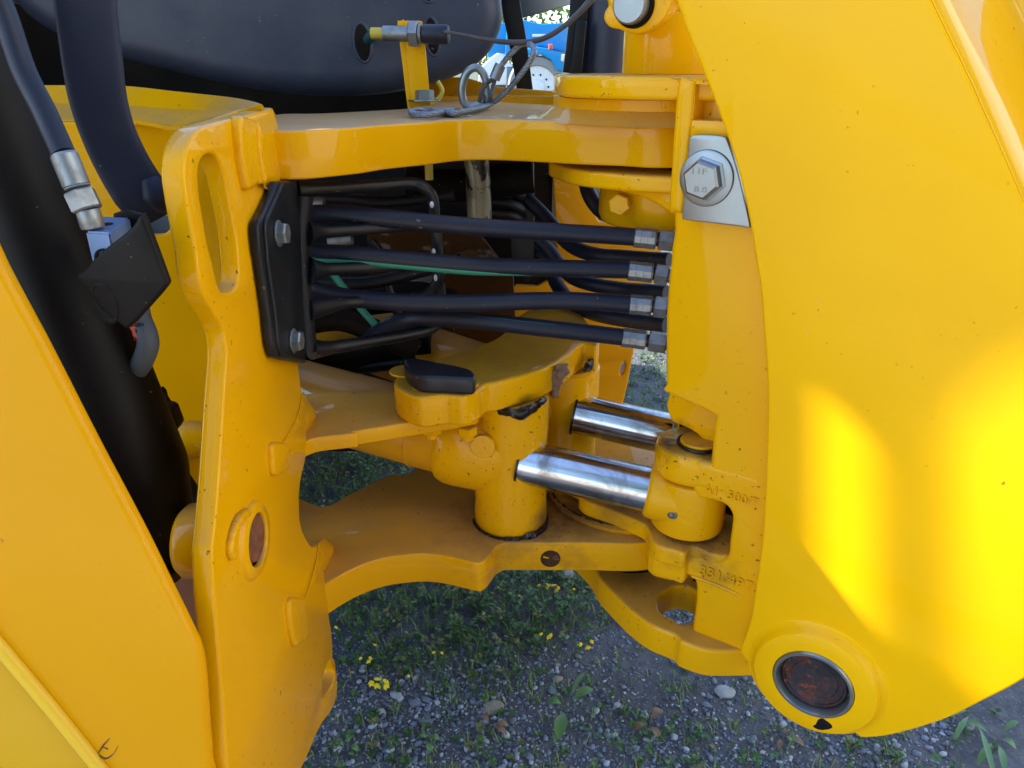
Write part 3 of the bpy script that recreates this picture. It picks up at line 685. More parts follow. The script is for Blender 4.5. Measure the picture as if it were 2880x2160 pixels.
plate("cap_plate", PZ(CPZ), cap_out, CPT, YelCap, cap, bevel=.006, smooth=5, res=3)
bot = px(5, (470, 900), (480, 960), (540, 1010), (620, 1035), (760, 1030), (900, 1025), (1000, 985), (1040, 940), (1150, 920)) 
plate("cap_foot", PZ(MDZ + .001), px(5, (470, 905), (490, 965), (560, 1020), (640, 1038), (760, 1028), (900, 1022), (1000, 985), (1042, 945), (1030, 870), (800, 800), (520, 830)), .008, YelCap, cap, bevel=.003, smooth=4)
rub = thing("rubber_cover", PZ(CPZ).hit(px(5, (740, 850))[0]), "black moulded rubber cover on top of the yellow clamp cap", "cover")
RZ = CPZ + .026
plate("cover_top", PZ(RZ), px('j', (1085, 850), (1130, 832), (1230, 832), (1340, 848), (1500, 880), (1680, 915), (1790, 950), (1835, 1000), (1820, 1035), (1760, 1045), (1500, 1030), (1300, 1022), (1200, 1000), (1120, 930)), .026, black("black_rubber_cover", (.010, .011, .018), .33, .2, bumps=.08), rub, bevel=.006, smooth=5, res=4)
for q in ((1330, 1165), (1700, 1150), (1090, 1020)):
    c = PZ(CPZ).hit(px('j', q)[0]) + Vector((0, .012, 0))
    cyl("boss", c, (0, 0, 1), .022, .004, YelCap, cap)
for q, yb in (((695, 1140), .955), ((915, 1130), .95)):
    c = onY(px(5, q)[0], yb); c.z = MDZ - MDT
    hexprism("bolt_head", c, (0, 0, -1), .026, .014, YelCap, cap, rot=.3)
    cyl("bolt_tip", c + Vector((0, 0, -.012)), (0, 0, -1), .010, .010, YelCap, cap)
# grease oozing at seams
def goo(pts, z, y, r, parent):
    P = [onY(px(5, p)[0], yy) for p, yy in zip(pts, y)]
    tube("grease_smear", P, r, Goo, parent, seg=12, jitter=.35, flat=(1, .45), up=Vector((0, 0, 1)))
goo([(1050, 1005), (1120, 1010), (1190, 1015), (1250, 1025), (1310, 1000), (1360, 965), (1410, 935)], 0, [.975, .960, .954, .954, .958, .968, .985], [.003, .005, .007, .0095, .0085, .007, .003], s1)
goo([(1640, 755), (1680, 720), (1720, 675)], 0, [1.08, 1.09, 1.12], [.003, .009, .004], s2)
tube("grease_smear", [onY(px(5, q)[0], y) for q, y in (((1495, 720), 1.02), ((1500, 760), 1.015), ((1475, 800), 1.015), ((1465, 860), 1.02), ((1455, 895), 1.03))], [.009, .012, .006, .006, .008], black("dried_brown_grease", (.16, .09, .06), .6, .6, bumps=.8, spotcol=(.3, .17, .08)), cap, seg=10, jitter=.8)
ring = []
for k in range(15):
    a = R(185 + k * 12.5); ring.append(Vector((hub1.x + math.cos(a  ) * .0605, hub1.y + math.sin(a) * .0605, LOZ + .0015)))
tube("grease_smear", ring, [.0015] * 6 + [.003, .0035, .0035, .005, .006, .005, .003, .002, .0015], Goo, s1, seg=8, jitter=.7)
ring = [Vector((PV.x + math.cos(R(a)) * .141, PV.y + math.sin(R(a)) * .141, LOZ + .006)) for a in range(170, 300, 8)]
tube("grease_smear", ring, .0022, Goo, frame, seg=8, jitter=.8)

# ------------------------------------------------------------------ kingpost
kp = thing("kingpost", (PV.x, PV.y, Zr(-.84)), "yellow cast kingpost with raised part numbers hinged on the swing plates", "kingpost")
YelKing = yellow("yellow_paint_kingpost", speck=.07, base=(.90, .45, .001), dust=.7, dust_light_col=(.28, .16, .08), peel=.25, rough=.3,
                 stains=[((.225, .93, Zr(-.49)), .035, 1, DIRT), ((.27, .90, Zr(-.49)), .022, .9, DIRT), ((.19, 1.0, Zr(-.66)), .03, .8, DIRT), ((.2, 1.0, Zr(-.775)), .04, .7, DBR), ((.26, .92, Zr(-.64)), .05, .8, (.06, .03, .03)), ((.30, .90, Zr(-.66)), .05, .7, (.06, .03, .02)), ((.16, .99, Zr(-.64)), .05, .6, DBR)])
post_out = [q + (1,) for q in px(3, (20, 1250), (700, 1250))] + [q + (1,) for q in px('V', (1720, 700), (1720, 1400))] \
    + px(9, (520, 1030, 1), (470, 1004, 1), (380, 996), (250, 990), (160, 985), (60, 985)) + px(9, (30, 900)) \
    + px(9, (140, 830), (146, 790), (164, 650), (168, 520), (135, 472), (60, 452), (-60, 420), (-130, 370), (-90, 330)) \
    + px('e', (1500, 1428), (1650, 1477), (1740, 1470), (1795, 1410), (1812, 1260), (1838, 1060), (1832, 985), (1785, 910), (1700, 862), (1600, 840), (1480, 810), (1420, 700), (1480, 600), (1585, 520, 1)) \
    + px(6, (250, 1375, 1), (264, 1285), (275, 1150), (290, 1045, 1), (215, 1002), (130, 967), (0, 905)) + px(5, (2150, 870), (2148, 480), (2160, 250), (2180, 50)) + px(2, (2180, 1560), (2200, 1420))
plate("post_body", POST, post_out, .055, YelKing, kp, bevel=.007, smooth=4, res=5, ang=60)
RECE = POST.off(-.045)
plate("recess_wall", RECE, px(6, (8, 890), (340, 960), (340, 1320), (262, 1290), (205, 1180), (140, 1130), (75, 1098), (8, 1060)), .02, YelKing, kp, bevel=.004, smooth=2)
plate("core", POST.off(-.052), px('V', (1470, 480), (1720, 500), (1720, 1420), (1600, 1420), (1590, 1250), (1602, 1100), (1595, 1000), (1595, 900), (1470, 850)), .05, YelKing, kp, bevel=.004, smooth=1)
plate('interior_shade', POST.off(-.112), px('V', (1460, 840), (1660, 840), (1660, 1300), (1500, 1300)), .02, Grime, kp, bevel=.002, smooth=1)  # dark sheet painted for the shade inside the post
# upper lug of the rod eye
lathe("eye_lug", (EY.x, EY.y, Zr(-.543)), (0, 0, 1), [(.050, 0), (.0535, .002), (.055, .008), (.055, .034), (.0535, .040), (.050, .0445), (.045, .0465), (0, .0468)], YelKing, kp, ang=60, seg=64)
box("lug_web", EY + e1 * .055 + Vector((0, 0, Zr(-.5205))), (.11, .098, .0455), YelKing, kp, M=Matrix((e1, -kn, Vector((0, 0, 1)))).transposed(), bev=.012, seg=4, ang=60)
pinc = EY + Vector((.002, -.012, 0))
lathe("eye_pin", (pinc.x, pinc.y, Zr(-.493)), (0, 0, 1), [(.026, -.004), (.026, .0035), (.0245, .0055), (0, .0055)], YelCast, kp)
tube("pin_groove", [Vector((pinc.x + math.cos(a * .2618) * .0285, pinc.y + math.sin(a * .2618) * .0285, Zr(-.4925))) for a in range(24)], .0026, Goo, kp, seg=8, closed=True)
# flange pair around the lower swing plate
fl_out = px('e', (245, 690), (255, 780), (340, 850), (560, 925), (800, 1025), (930, 1090), (975, 1160), (1010, 1250), (1080, 1310), (1250, 1355), (1350, 1385)) + [POST.hit(px('e', (1420, 1400))[0]) - kn * .003, POST.hit(px('e', (1700, 1475))[0]) - kn * .003, W(.37, .88), W(.40, .98), W(.35, 1.18), W(.24, 1.26), W(.12, 1.22), W(.06, 1.12)]
plate("lower_flange", PZ(Zr(-.64)), fl_out, .029, YelKing, kp, bevel=.005, smooth=5, res=3, ang=50)
# deeper front of the flange where it turns into the post
fl2 = px('e', (985, 1230), (1010, 1290), (1080, 1330), (1250, 1366), (1360, 1395)) + [POST.hit(px('e', (1400, 1402))[0]) - kn * .004, W(.30, .94), W(.30, .97), W(.22, .99)]
plate("flange_nose", PZ(Zr(-.648)), fl2, .058, YelKing, kp, bevel=.012, smooth=5, res=5, ang=60)
f2_out = px(8, (1680, 380), (1745, 488), (1890, 640), (1960, 700), (2060, 770), (2212, 833)) + px(9, (100, 878), (330, 930)) + [W(.42, .86), W(.42, 1.0), W(.34, 1.2), W(.2, 1.25), W(.08, 1.18)]
f2_hole = px(8, (2104, 640), (2115, 585), (2160, 550)) + px(9, (40, 525), (120, 530), (180, 570), (190, 650), (165, 730), (80, 757)) + px(8, (2190, 722), (2130, 695))
plate("bottom_flange", PZ(Zr(-.785)), f2_out, .052, YelKing, kp, holes=[f2_hole], bevel=.006, smooth=5, res=3, ang=50)
lathe("hub", PV + Vector((0, 0, Zr(-.79))), (0, 0, 1), [(.10, 0), (.10, .045), (0, .045)], Grime, kp)
# upper flange pair
tf_out = px(2, (1460, 452)) + [W(.063, 1.07), W(.085, 1.0), W(.14, .95), W(.22, .925), W(.33, .90), W(.5, .95), W(.5, 1.2), W(.3, 1.3), W(.17, 1.28), W(.08, 1.2)]
plate("top_flange", PZ(Zr(-.012)), tf_out, .027, YelKing, kp, bevel=.006, smooth=5, res=3, ang=50)
uf_out = [W(.06, 1.15), W(.065, 1.09), W(.09, 1.03), W(.14, .99), W(.22, .955), W(.30, .93), W(.45, .95), W(.45, 1.2), W(.3, 1.26), W(.15, 1.25)]
plate("under_flange", PZ(Zr(-.130)), uf_out, .022, YelKing, kp, bevel=.005, smooth=5, res=3, ang=50)
plate("under_flange_skirt", POST.off(-.045), px(2, (1700, 1110), (1900, 1165), (2250, 1150), (2250, 1340), (2170, 1320), (2120, 1290), (2000, 1225), (1850, 1195), (1700, 1165)), .03, YelKing, kp, bevel=.005, smooth=3)
cyl("post_column", Vector((.218, 1.10, Zr(-.212))), (0, 0, 1), .090, .07, YelKing, kp, bev=.012)
bc = onY(px(2, (1868, 1268))[0], 1.012)
hexbolt(bc + Vector((0, .004, 0)), (-.25, -1, 0), .026, .014, YelCast, kp, rot=.2)
# web edge on the left of the post, and the wall behind it
plate("web", POST.off(.006), px(3, (62, 495), (120, 488), (165, 500), (163, 560), (150, 700), (130, 880), (105, 1100), (87, 1312), (40, 1318), (2, 1310), (15, 1050), (32, 780)), .09, YelKing, kp, bevel=.005, smooth=3, res=3)
plate("web_wall", POST.off(-.035), px(3, (60, 505), (420, 480), (520, 900), (90, 1200)), .02, YelKing, kp, bevel=.003, smooth=1)
plate("top_wall", POST.off(.003), px(3, (-20, 478), (120, 492), (280, 505), (330, 500), (330, 560), (200, 520), (100, 512)), .05, YelKing, kp, bevel=.004, smooth=1)
box("ledge", POST.off(-.012).hit(px(3, (300, 800))[0]), (.09, .03, .02), YelKing, kp, M=Matrix((e1, -kn, Vector((0, 0, 1)))).transposed(), bev=.004)
# top cylinder and rocker
cyl("boom_ram_socket", Vector((.217, 1.12, Zr(-.0125))), (0, 0, 1), .063, .075, YelKing, kp, bev=.003)
sw_ = Vector((.2, 1.12, 0))
# raised numbers cast into the post
text3d("cast_number", "A1  500/7", POST.off(-.002), px('e', (1555, 735))[0], px('e', (2115, 895))[0], .0135, .0105, YelKing, kp)
text3d("cast_number", "331/497.", POST.off(-.002), px(9, (200, 442))[0], px(9, (545, 560))[0], .0165, .0105, YelKing, kp)
bead("casting_ridge", [POST.hit(p) for p in px(9, (140, 462), (190, 480), (300, 520), (450, 585))], .003, YelKing, kp)
bead("casting_ridge", [POST.hit(p) - kn * .002 for p in px(9, (150, 830), (230, 870), (330, 915))], .004, YelKing, kp)
# dark paint chips
# steel retaining plate and bolt
rp = thing("retaining_plate", POST.off(.014).hit(px(3, (290, 1400))[0]), "grey steel locking plate with large hexagon bolt on the kingpost beside the boom", "steel plate")
RPl = POST.off(.016)
plate("plate", RPl, px(3, (128, 870), (145, 845), (200, 838), (300, 842), (350, 852), (366, 875), (420, 1030), (470, 1230), (506, 1400), (490, 1416), (440, 1408), (250, 1385), (100, 1366), (85, 1350), (100, 1180), (118, 1000)), .008, Zinc, rp, bevel=.0012, smooth=4)
bcn = RPl.hit(px(3, (238, 1108))[0])
lathe("washer", bcn, kn, [(.0325, 0), (.0325, .0015), (.0315, .0035), (.028, .0045), (0, .0045)], Zinc, rp)
ax_ = kn
lathe("bolt_head", bcn + kn * .004, kn, [(.0258, 0), (.0258, .002), (.0225, .003), (.0225, .016), (.0195, .019), (0, .019)], Zinc, rp, seg=6, ang=18, rot=.25)
TP = RPl.off(.023)
c0 = bcn + kn * .0232
text3d("bolt_marking", "11F", TP, c0 + e1 * -.010 + Vector((0, 0, .007)), c0 + e1 * .007 + Vector((0, 0, .007)), .0065, .0008, ZincDull, rp)
text3d("bolt_marking", "8.8", TP, c0 + e1 * -.006 + Vector((0, 0, -.013)), c0 + e1 * .009 + Vector((0, 0, -.013)), .0065, .0008, ZincDull, rp)

# rocker with pin at the top
rk = thing("rocker_link", (.2, 1.05, Zr(.06)), "yellow link plate with bright round pin head on top of the kingpost", "link")
RP = Plane(Vector((.19, 1.0, CZ)), kn)
plate("link_plate", RP, px('d', (480, -60), (430, 60), (385, 150), (390, 230), (450, 300), (560, 325), (640, 360), (740, 378), (860, 350), (1000, 270), (1090, 180), (1150, 70), (1190, -60)), .02, YelKing, rk, bevel=.004, smooth=4)
plate("link_plate", RP.off(.013), px('d', (480, -60), (490, 130), (540, 250), (640, 340), (740, 372), (860, 345), (1000, 265), (1080, 170), (1140, 40), (1170, -60)), .012, YelKing, rk, bevel=.003, smooth=4)
cyl("link_neck", Vector((.222, 1.12, Zr(.06))), (0, 0, 1), .05, .1, YelKing, rk, bev=.003)
pcn = RP.off(.013).hit(px('d', (735, 60))[0])
cyl("pin_bush", pcn - kn * .004, kn, .0255, .010, Grime, rk)
lathe("link_pin", pcn, kn, [(.0215, 0), (.0215, .017), (.0195, .019), (0, .019)], Zinc, rk)

# ------------------------------------------------------------------ boom
bo_ = thing("boom", (B.x, B.y, B.z), "huge smooth yellow boom side plate with round pivot boss, filling the right side", "boom")
bm_out = px(3, (-60, -200), (-10, -100), (45, 0), (112, 190), (232, 490), (352, 810), (432, 1060), (503, 1370), (545, 1640)) + px(6, (570, 250), (600, 600), (615, 850), (616, 1050), (606, 1400)) \
    + px(9, (597, 0), (585, 200), (562, 400), (540, 540), (518, 700), (482, 830), (450, 922), (470, 975), (560, 1060), (700, 1270), (900, 1390), (1050, 1410), (1130, 1425), (1180, 1462), (1230, 1475), (1400, 1455), (1700, 1368), (1950, 1250), (2212, 1112), (2500, 900), (2700, 500), (2700, 0)) \
    + px(3, (2520, 2000, 1), (2212, 1250), (2000, 765), (1850, 432), (1640, 0), (1380, -560, 1), (300, -600, 1))
plate("side_plate", BOOM, bm_out, .026, YelBoom, bo_, bevel=.0035, smooth=5, res=3)
bo2 = BOOM.off(.015).hit(px(9, (898, 1140))[0]) - kn * .015
lathe("pivot_boss", bo2, kn, [(.090, -.001), (.087, .0005), (.0835, .003), (.080, .008), (.0775, .0145), (.0755, .016), (.052, .016), (.0515, .013), (.0515, -.01)], YelBoom, bo_, seg=96, ang=38)
lathe("seal_ring", bo2, kn, [(.0512, -.01), (.0512, .0155), (.0495, .0185), (.0465, .0185), (.0440, .0135), (.0440, -.01)], Zinc, bo_, seg=72)
lathe("pivot_pin", bo2, kn, [(.0438, -.01), (.0430, .004), (.0405, .0085), (.038, .0085), (.0365, .006), (.030, .0052), (.029, .0062), (0, .0058)], PinFace, bo_, seg=72)
# missing-paint chip under the boss
chip = BOOM.off(.0162)
plate("bare_patch", chip, px(9, (898, 1400), (918, 1388), (930, 1362), (955, 1350), (978, 1362), (1012, 1388), (1020, 1408), (998, 1420), (960, 1424), (925, 1418)), .0006, Goo, bo_, bevel=.0001, smooth=2)
# the boom's folded outer panel, upper right
la = [BOOM.hit(p) for p in px(3, (1380, -560), (1640, 0), (1850, 432), (2000, 765), (2212, 1250), (2520, 2000))]
lb = [BOOM.hit(p) for p in px(3, (1950, -420), (2140, 0), (2300, 330), (2450, 640), (2620, 1000), (2900, 1600))]
rows = [[p + kn * -.0046 - (q - p) * .03 for p, q in zip(la, lb)]]
for f, d in ((.04, 0.002), (.12, .008), (.3, .030), (.5, .056), (.8, .094), (.95, .112), (1.03, .117), (1.5, .12), (3.0, .12)):
    rows.append([p + (q - p) * f - kn * (d + .0042) for p, q in zip(la, lb)])
strip("folded_edge", rows, yellow("yellow_paint_fold", base=(.93, .47, .004), dust=0, peel=.02, rough=.3, coat=1), bo_, .008)

# ------------------------------------------------------------------ stabiliser: black ram, yellow leg
ram = thing("stabiliser_ram", (-.24, .62, .55), "thick black hydraulic ram leaning diagonally at the left, with a bracket box", "hydraulic ram")
def VY(x, y, Y): return onY(V(x, y), Y)
ra = VY(-60, 155, .70); rb = VY(300, 1010, .66)
rdir = (rb - ra).normalized()
RRAM = .047
lathe("barrel", ra - rdir * .3, rdir, [(RRAM, 0), (RRAM, (rb - ra).length + .3 + .0), (RRAM * .97, (rb - ra).length + .312), (RRAM * .75, (rb - ra).length + .35), (RRAM * .6, (rb - ra).length + .40)], BlackPaint, ram, seg=56)
eye = VY(352, 1190, .66)
lathe("ram_eye", eye + Vector((-.02, 0, 0)), (1, 0.0, 0), [(.034, 0), (.036, .004), (.036, .03), (.034, .034)], BlackPaint, ram, ang=50)
lathe("pin_bush", VY(398, 1168, .63) + Vector((-.012, 0, 0)), (1, 0, 0), [(.033, .012), (.038, .018), (.038, .04)], yellow("yellow_paint_rusty", stains=[((-.245, .6, .55), .05, .9, (.08, .04, .03))]), ram, ang=60)
plate("clevis_plate", PY(.64), px('h', (380, 480), (540, 380), (640, 560), (720, 690), (640, 790), (520, 820), (440, 640)), .012, BlackPaint, ram, bevel=.003, smooth=3)
# bracket box on the ram
BRK = Plane(VY(290, 590, .555), (-.12, -1, -.05))
plate("bracket", BRK, px('g', (1545, 885), (1590, 930), (1700, 1210), (1850, 1620)) + px(4, (1036, 212), (1030, 240), (940, 345), (800, 492), (740, 470), (630, 385), (530, 260), (470, 178)) + px('g', (930, 1500, 1), (1060, 1350), (1190, 1240), (1440, 1040)), .008, BlackPaint, ram, bevel=.003, smooth=3)
plate("bracket_side", BRK.off(-.075), px(1, (700, 1330), (850, 1330), (885, 1370), (960, 1600), (700, 1650)), .006, BlackPaint, ram, bevel=.002, smooth=2)
lathe("dimple", BRK.hit(px(4, (655, 340))[0]), BRK.n, [(.012, -.001), (.011, .0006), (.009, -.001), (0, -.003)], BlackPaint, ram, scale=(1.5, .9), ang=80)
# valve block
blk = thing("valve_block", VY(230, 500, .60), "small blue-grey metal valve block sitting in the black bracket on the ram", "valve block")
vb0 = px('g', (950, 1070), (1215, 1085), (1440, 915), (1060, 895), (1000, 940))
def quadblock(name, top, drop, mat, parent):
    bm = bmesh.new(); T = [bm.verts.new(p) for p in top]; Bt = [bm.verts.new(p + d) for p, d in zip(top, drop)]
    n = len(T)
    bm.faces.new(T); bm.faces.new(list(reversed(Bt)))
    for i in range(n): bm.faces.new((T[i], Bt[i], Bt[(i + 1) % n], T[(i + 1) % n]))
    bmesh.ops.recalc_face_normals(bm, faces=bm.faces)
    bmesh.ops.bevel(bm, geom=bm.edges[:], offset=.0015, segments=2, affect='EDGES')
    return link(name, from_bm(bm), mat, parent)
tz = onY(px('g', (950, 1070))[0], .575).z
top4 = [onZ(p, tz) for p in px('g', (950, 1070), (1215, 1085), (1440, 915), (1040, 895))]
quadblock("block", top4, [Vector((0, 0, -.045))] * 4, BlueBlock, blk)
lathe("port", onZ(px('g', (1160, 993))[0], tz) + Vector((0, 0, -.0005)), (0, 0, 1), [(.0065, 0), (.0065, .001), (.005, .001), (0, .0011)], Grime, blk, seg=20)
dd = (top4[1] - top4[0]).normalized(); nf = Vector((dd.y, -dd.x, 0))
pc2 = (top4[0] * .4 + top4[1] * .6) + Vector((0, 0, -.022)) + nf * .0006
lathe("port", pc2, nf, [(.0095, -.001), (.0095, .001), (.0075, .0012), (.007, -.004), (0, -.004)], Grime, blk, seg=24)
rh = thing("ram_hose", VY(0, 20, .64), "black hose with silver crimped fitting running down along the black ram", "hydraulic hose")
hp = [VY(-40, -60, .62), VY(5, 20, .62), VY(50, 150, .61), VY(95, 240, .60), VY(132, 322, .59), VY(138, 335, .588)]
tube("hose", hp, [.0088] * 6, Rubber, rh, seg=20)
f0, f1, f2, f3 = VY(136, 330, .589), VY(168, 408, .585), VY(190, 455, .582), VY(197, 482, .582)
axf = f1 - f0
lathe("ferrule", f0, axf, [(.0088, 0), (.0100, .002), (.0100, axf.length * .9), (.0094, axf.length * .92), (.0098, axf.length * .96), (.008, axf.length)], ZincDull, rh, seg=20, ang=20)
axn = f2 - f1; hexprism("nut", f1 + axn * .08, axn, .0205, axn.length * .9, BlueBlock if False else ZincDull, rh, rot=.2)
cyl("stem", f2 - axn * .1, f3 - f2 + axn * .2, .0088, (f3 - f2).length + .006, ZincDull, rh)
rl = thing("labelled_hose", VY(300, 690, .66), "short grey hose with a red printed label below the black bracket", "hose")
hp = [VY(296, 655, .66), VY(304, 690, .66), VY(316, 720, .655), VY(319, 748, .655), VY(305, 785, .66), VY(285, 810, .67)]
tube("hose", hp, .0098, GreyTube if False else black("grey_rubber", (.07, .08, .095), .6, .3), rl, seg=18)
hs = spline([VY(303, 695, .66), VY(309, 710, .6585), VY(316, 727, .656)], 4, False)
tube("label", hs, .0106, RedLabel, rl, seg=18, sm=False)
LP = Plane(hs[4] + Vector((0, -.0112, 0)), (0, -1, 0))
for i, s in enumerate(("PART", "112", "00201")):
    a = hs[4] + Vector((-.0065 + i * .0003, -.0112, -.0075 + i * .0065)); text3d("label_print", s, LP, a, a + Vector((.013, 0, .001)), .0035, .0006, Grime, rl)
tr_ = thing("hose_clip", VY(360, 900, .7), "small black clip on the far side of the ram", "clip")
plate("clip", PY(.72), px(4, (965, 895), (990, 920), (1005, 985), (1045, 995), (1065, 1010), (1103, 1110), (1085, 1142), (1020, 1020), (970, 940)), .02, BlackPaint, tr_, bevel=.002, smooth=1)

leg = thing("stabiliser", (-.3, .5, .1), "smooth yellow stabiliser leg leaning across the bottom left corner", "stabiliser leg")
LEGP = Plane(VY(200, 1300, .50), (-.03, -1, .12))
YelLeg = yellow("yellow_paint_leg", base=(.74, .335, .001), dust=.25, peel=.16, rough=.36, coat=.2, stains=[])
lg = px('V', (-150, 290), (0, 578), (60, 690), (100, 765), (200, 960), (300, 1148), (370, 1290)) + px(7, (1180, 830), (1235, 960), (1262, 1150), (1280, 1400), (1300, 1659), (1300, 1850)) + px(7, (800, 1850, 1), (560, 1560), (280, 1215), (0, 885), (-300, 520, 1)) + [(-400, 400, 1)]
plate("outer_plate", LEGP, lg, .016, YelLeg, leg, bevel=.0075, smooth=4, res=5, ang=60)
cre = [LEGP.hit(p) + LEGP.n * .001 for p in px(7, (-300, 523), (0, 890), (280, 1224), (560, 1570), (850, 1940))]
low = [p + Vector((-.10, -.035, -.16)) for p in cre]
strip("lower_plate", [[p + Vector((0, .002, 0)) for p in cre], [p + Vector((-.05, -.016, -.08)) for p in cre], low], yellow("yellow_paint_lower_leg", base=(.66, .36, .004), dust=.2, rough=.3), leg, .01)
tube("weld_seam", cre, .0065, yellow("yellow_paint_seam", base=(.80, .50, .03), dust=0, rough=.5), leg, seg=12, flat=(1, 1))
for q in ([(610, 1570), (640, 1520), (680, 1475)], [(615, 1580), (660, 1600), (705, 1570), (735, 1520)], [(640, 1530), (670, 1540)]):
    tube("scratch", [LEGP.hit(p) for p in px(7, *q)], [.0006, .0014, .0006][:len(q)] + ([.0004] if len(q) > 3 else []), Rust, leg, seg=5, n=4, flat=(.6, 1))

# dark sheets painting the shaded cavity between ram and upright plate
dk = thing("cavity_shade", (-.35, .9, .2), "dark sheets painted for the shaded cavity behind the lower end of the black ram", "shade_panels")
plate("shade_sheet", PY(.78), px('V', (300, 1225), (440, 1225), (470, 1500), (380, 1500), (250, 1240)), .02, plain("brown_shadow_paint", (.16, .05, .008), .6), dk, bevel=.003, smooth=1)
plate("shade_sheet", PY(.86), px('V', (200, 1000), (380, 1010), (440, 1100), (450, 1300), (200, 1300)), .02, Grime, dk, bevel=.003, smooth=1)

# ------------------------------------------------------------------ black sleeve hanging at the left
sl = thing("hose_sleeve", VY(250, 450, .82), "broad black fabric sleeve hanging down behind the ram hose", "hose sleeve")
slp = [VY(178, -120, .80), VY(184, 0, .80), VY(199, 130, .80), VY(212, 215, .80), VY(235, 290, .80), VY(268, 360, .80), VY(302, 415, .80), VY(328, 448, .805), VY(345, 468, .81)]
tube("sleeve", slp, [.0265, .0265, .0265, .026, .0255, .026, .027, .025, .015], Sleeve, sl, seg=40, flat=(.26, 1.04), sq=.6, up=Vector((.25, -1, 0)))
tube("sleeve_fold", [VY(322, 385, .80), VY(340, 420, .80), VY(352, 450, .81)], [.008, .016, .008], Sleeve, sl, seg=12)

# ------------------------------------------------------------------ moulded cover
cv = thing("moulded_cover", (-.3, 1.3, 1.1), "large dark grey moulded plastic cover with oval holes above the frame", "cover")
CVP = Plane(onY(V(500, 100), 1.50), (.06, -1, 0))
cvo = px(1, (-400, -260), (0, -10), (50, 20), (120, 95), (250, 185), (380, 255), (700, 365), (1000, 435), (1400, 530), (1800, 590), (2100, 600)) + px(2, (300, 595), (520, 565), (700, 522), (860, 465), (980, 395), (1070, 300), (1120, 190), (1142, 90), (1135, 0), (1120, -150)) + px(2, (1000, -500, 1)) + px(1, (-400, -600, 1))
def ell(cx, cy, rx, ry, t=-.12): return px(2, *[(cx + math.cos(a * .5236) * rx - t * math.sin(a * .5236) * ry, cy + math.sin(a * .5236) * ry) for a in range(12)])
hA = ell(264, 264, 54, 122); hB = ell(697, 225, 46, 120); hC = ell(674, -2, 20, 16)
plate("cover_shell", CVP, cvo, .30, Grey, cv, bevel=.045, smooth=5, res=8, ang=60)
# dark ovals laid on the shell to paint the shade inside oval holes
for h in (hA, hB, hC):
    plate("hole", CVP.off(.0012), h, .002, Grime, cv, bevel=.0003, smooth=5)
    tube("hole_rim", [CVP.off(-.0015).hit(p) for p in h], .0035, Grey, cv, closed=True, seg=10)
# dark sheet painting the shaded cavity under the cover
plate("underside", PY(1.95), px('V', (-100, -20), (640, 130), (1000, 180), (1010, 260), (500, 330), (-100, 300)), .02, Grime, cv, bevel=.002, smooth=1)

# ------------------------------------------------------------------ control cable bracket, ropes and ring
cb = thing("cable_bracket", onZ(px(2, (620, 650))[0], UPZ), "narrow upright yellow bracket holding the control cable, standing on the swing plate", "bracket")
YB = 1.30
BKP = Plane(onY(px(2, (600, 640))[0], YB), (.12, -1, 0))
plate("strap", BKP, px(2, (512, 140), (530, 128), (600, 128), (630, 132), (642, 160), (664, 380), (688, 655, 1), (560, 668, 1), (536, 400)), .006, YelClean, cb, bevel=.001, smooth=3)
plate("side_lip", BKP.off(.001), px(2, (482, 150), (492, 130), (515, 128), (518, 160), (545, 420), (566, 668), (545, 668), (515, 420)), .02, YelClean, cb, bevel=.001, smooth=2)
fb_ = onZ(px(2, (650, 678))[0], UPZ)
cyl("washer", fb_ + Vector((0, 0, .012)), (0, 0, 1), .0265, .003, Zinc, cb)
lathe("bolt_head", fb_ + Vector((0, 0, .015)), (0, 0, 1), [(.0165, 0), (.0165, .013), (.0145, .015), (0, .015)], ZincDull, cb, seg=6, ang=18, rot=.1)
cc = thing("control_cable", onY(px(2, (700, 200))[0], YB), "control cable end with black rubber boot and thin wire running up to the right", "cable")
nutc = onY(px('a', (245, 350))[0], YB - .008)
cxd = Vector((1, -.12, -.02))
hexprism("nut", nutc - cxd * .008, cxd, .036, .014, ZincDull, cc, rot=.5)
cyl("washer", nutc + cxd * .006, cxd, .015, .006, ZincDull, cc)
cyl("boot", nutc + cxd * .012, cxd, .0145, .043, Rubber, cc, bev=.004)
st = nutc + cxd * .052
def PTS(k, y, *p): return [onY(q, y) for q in px(k, *p)]
tube("wire", [st] + PTS('a', 1.27, (560, 330), (750, 362), (930, 400), (1100, 425), (1300, 440), (1480, 425), (1650, 365), (1830, 240), (1980, 100), (2080, -10), (2150, -100)),
     [.0024, .0024, .0026, .003, .0038, .0042, .0042, .0042, .0042, .0045, .0055, .0055], ZincDull if False else black("sheathed_wire", (.06, .05, .05), .5, .7, bumps=.6, spotcol=(.16, .12, .10)), cc, seg=10)
tube("cable_end", [nutc - cxd * .01, nutc - cxd * .05], .0115, ZincDull, cc, sm=False)
tube("cable_end", [nutc - cxd * .045, nutc - cxd * .07], .0085, YelCable, cc, sm=False)
tube("cable_end", [nutc - cxd * .065, onY(px(2, (300, 245))[0], 1.50)], .0095, plain("teal_sheath", (.01, .10, .11), .5), cc, sm=False)

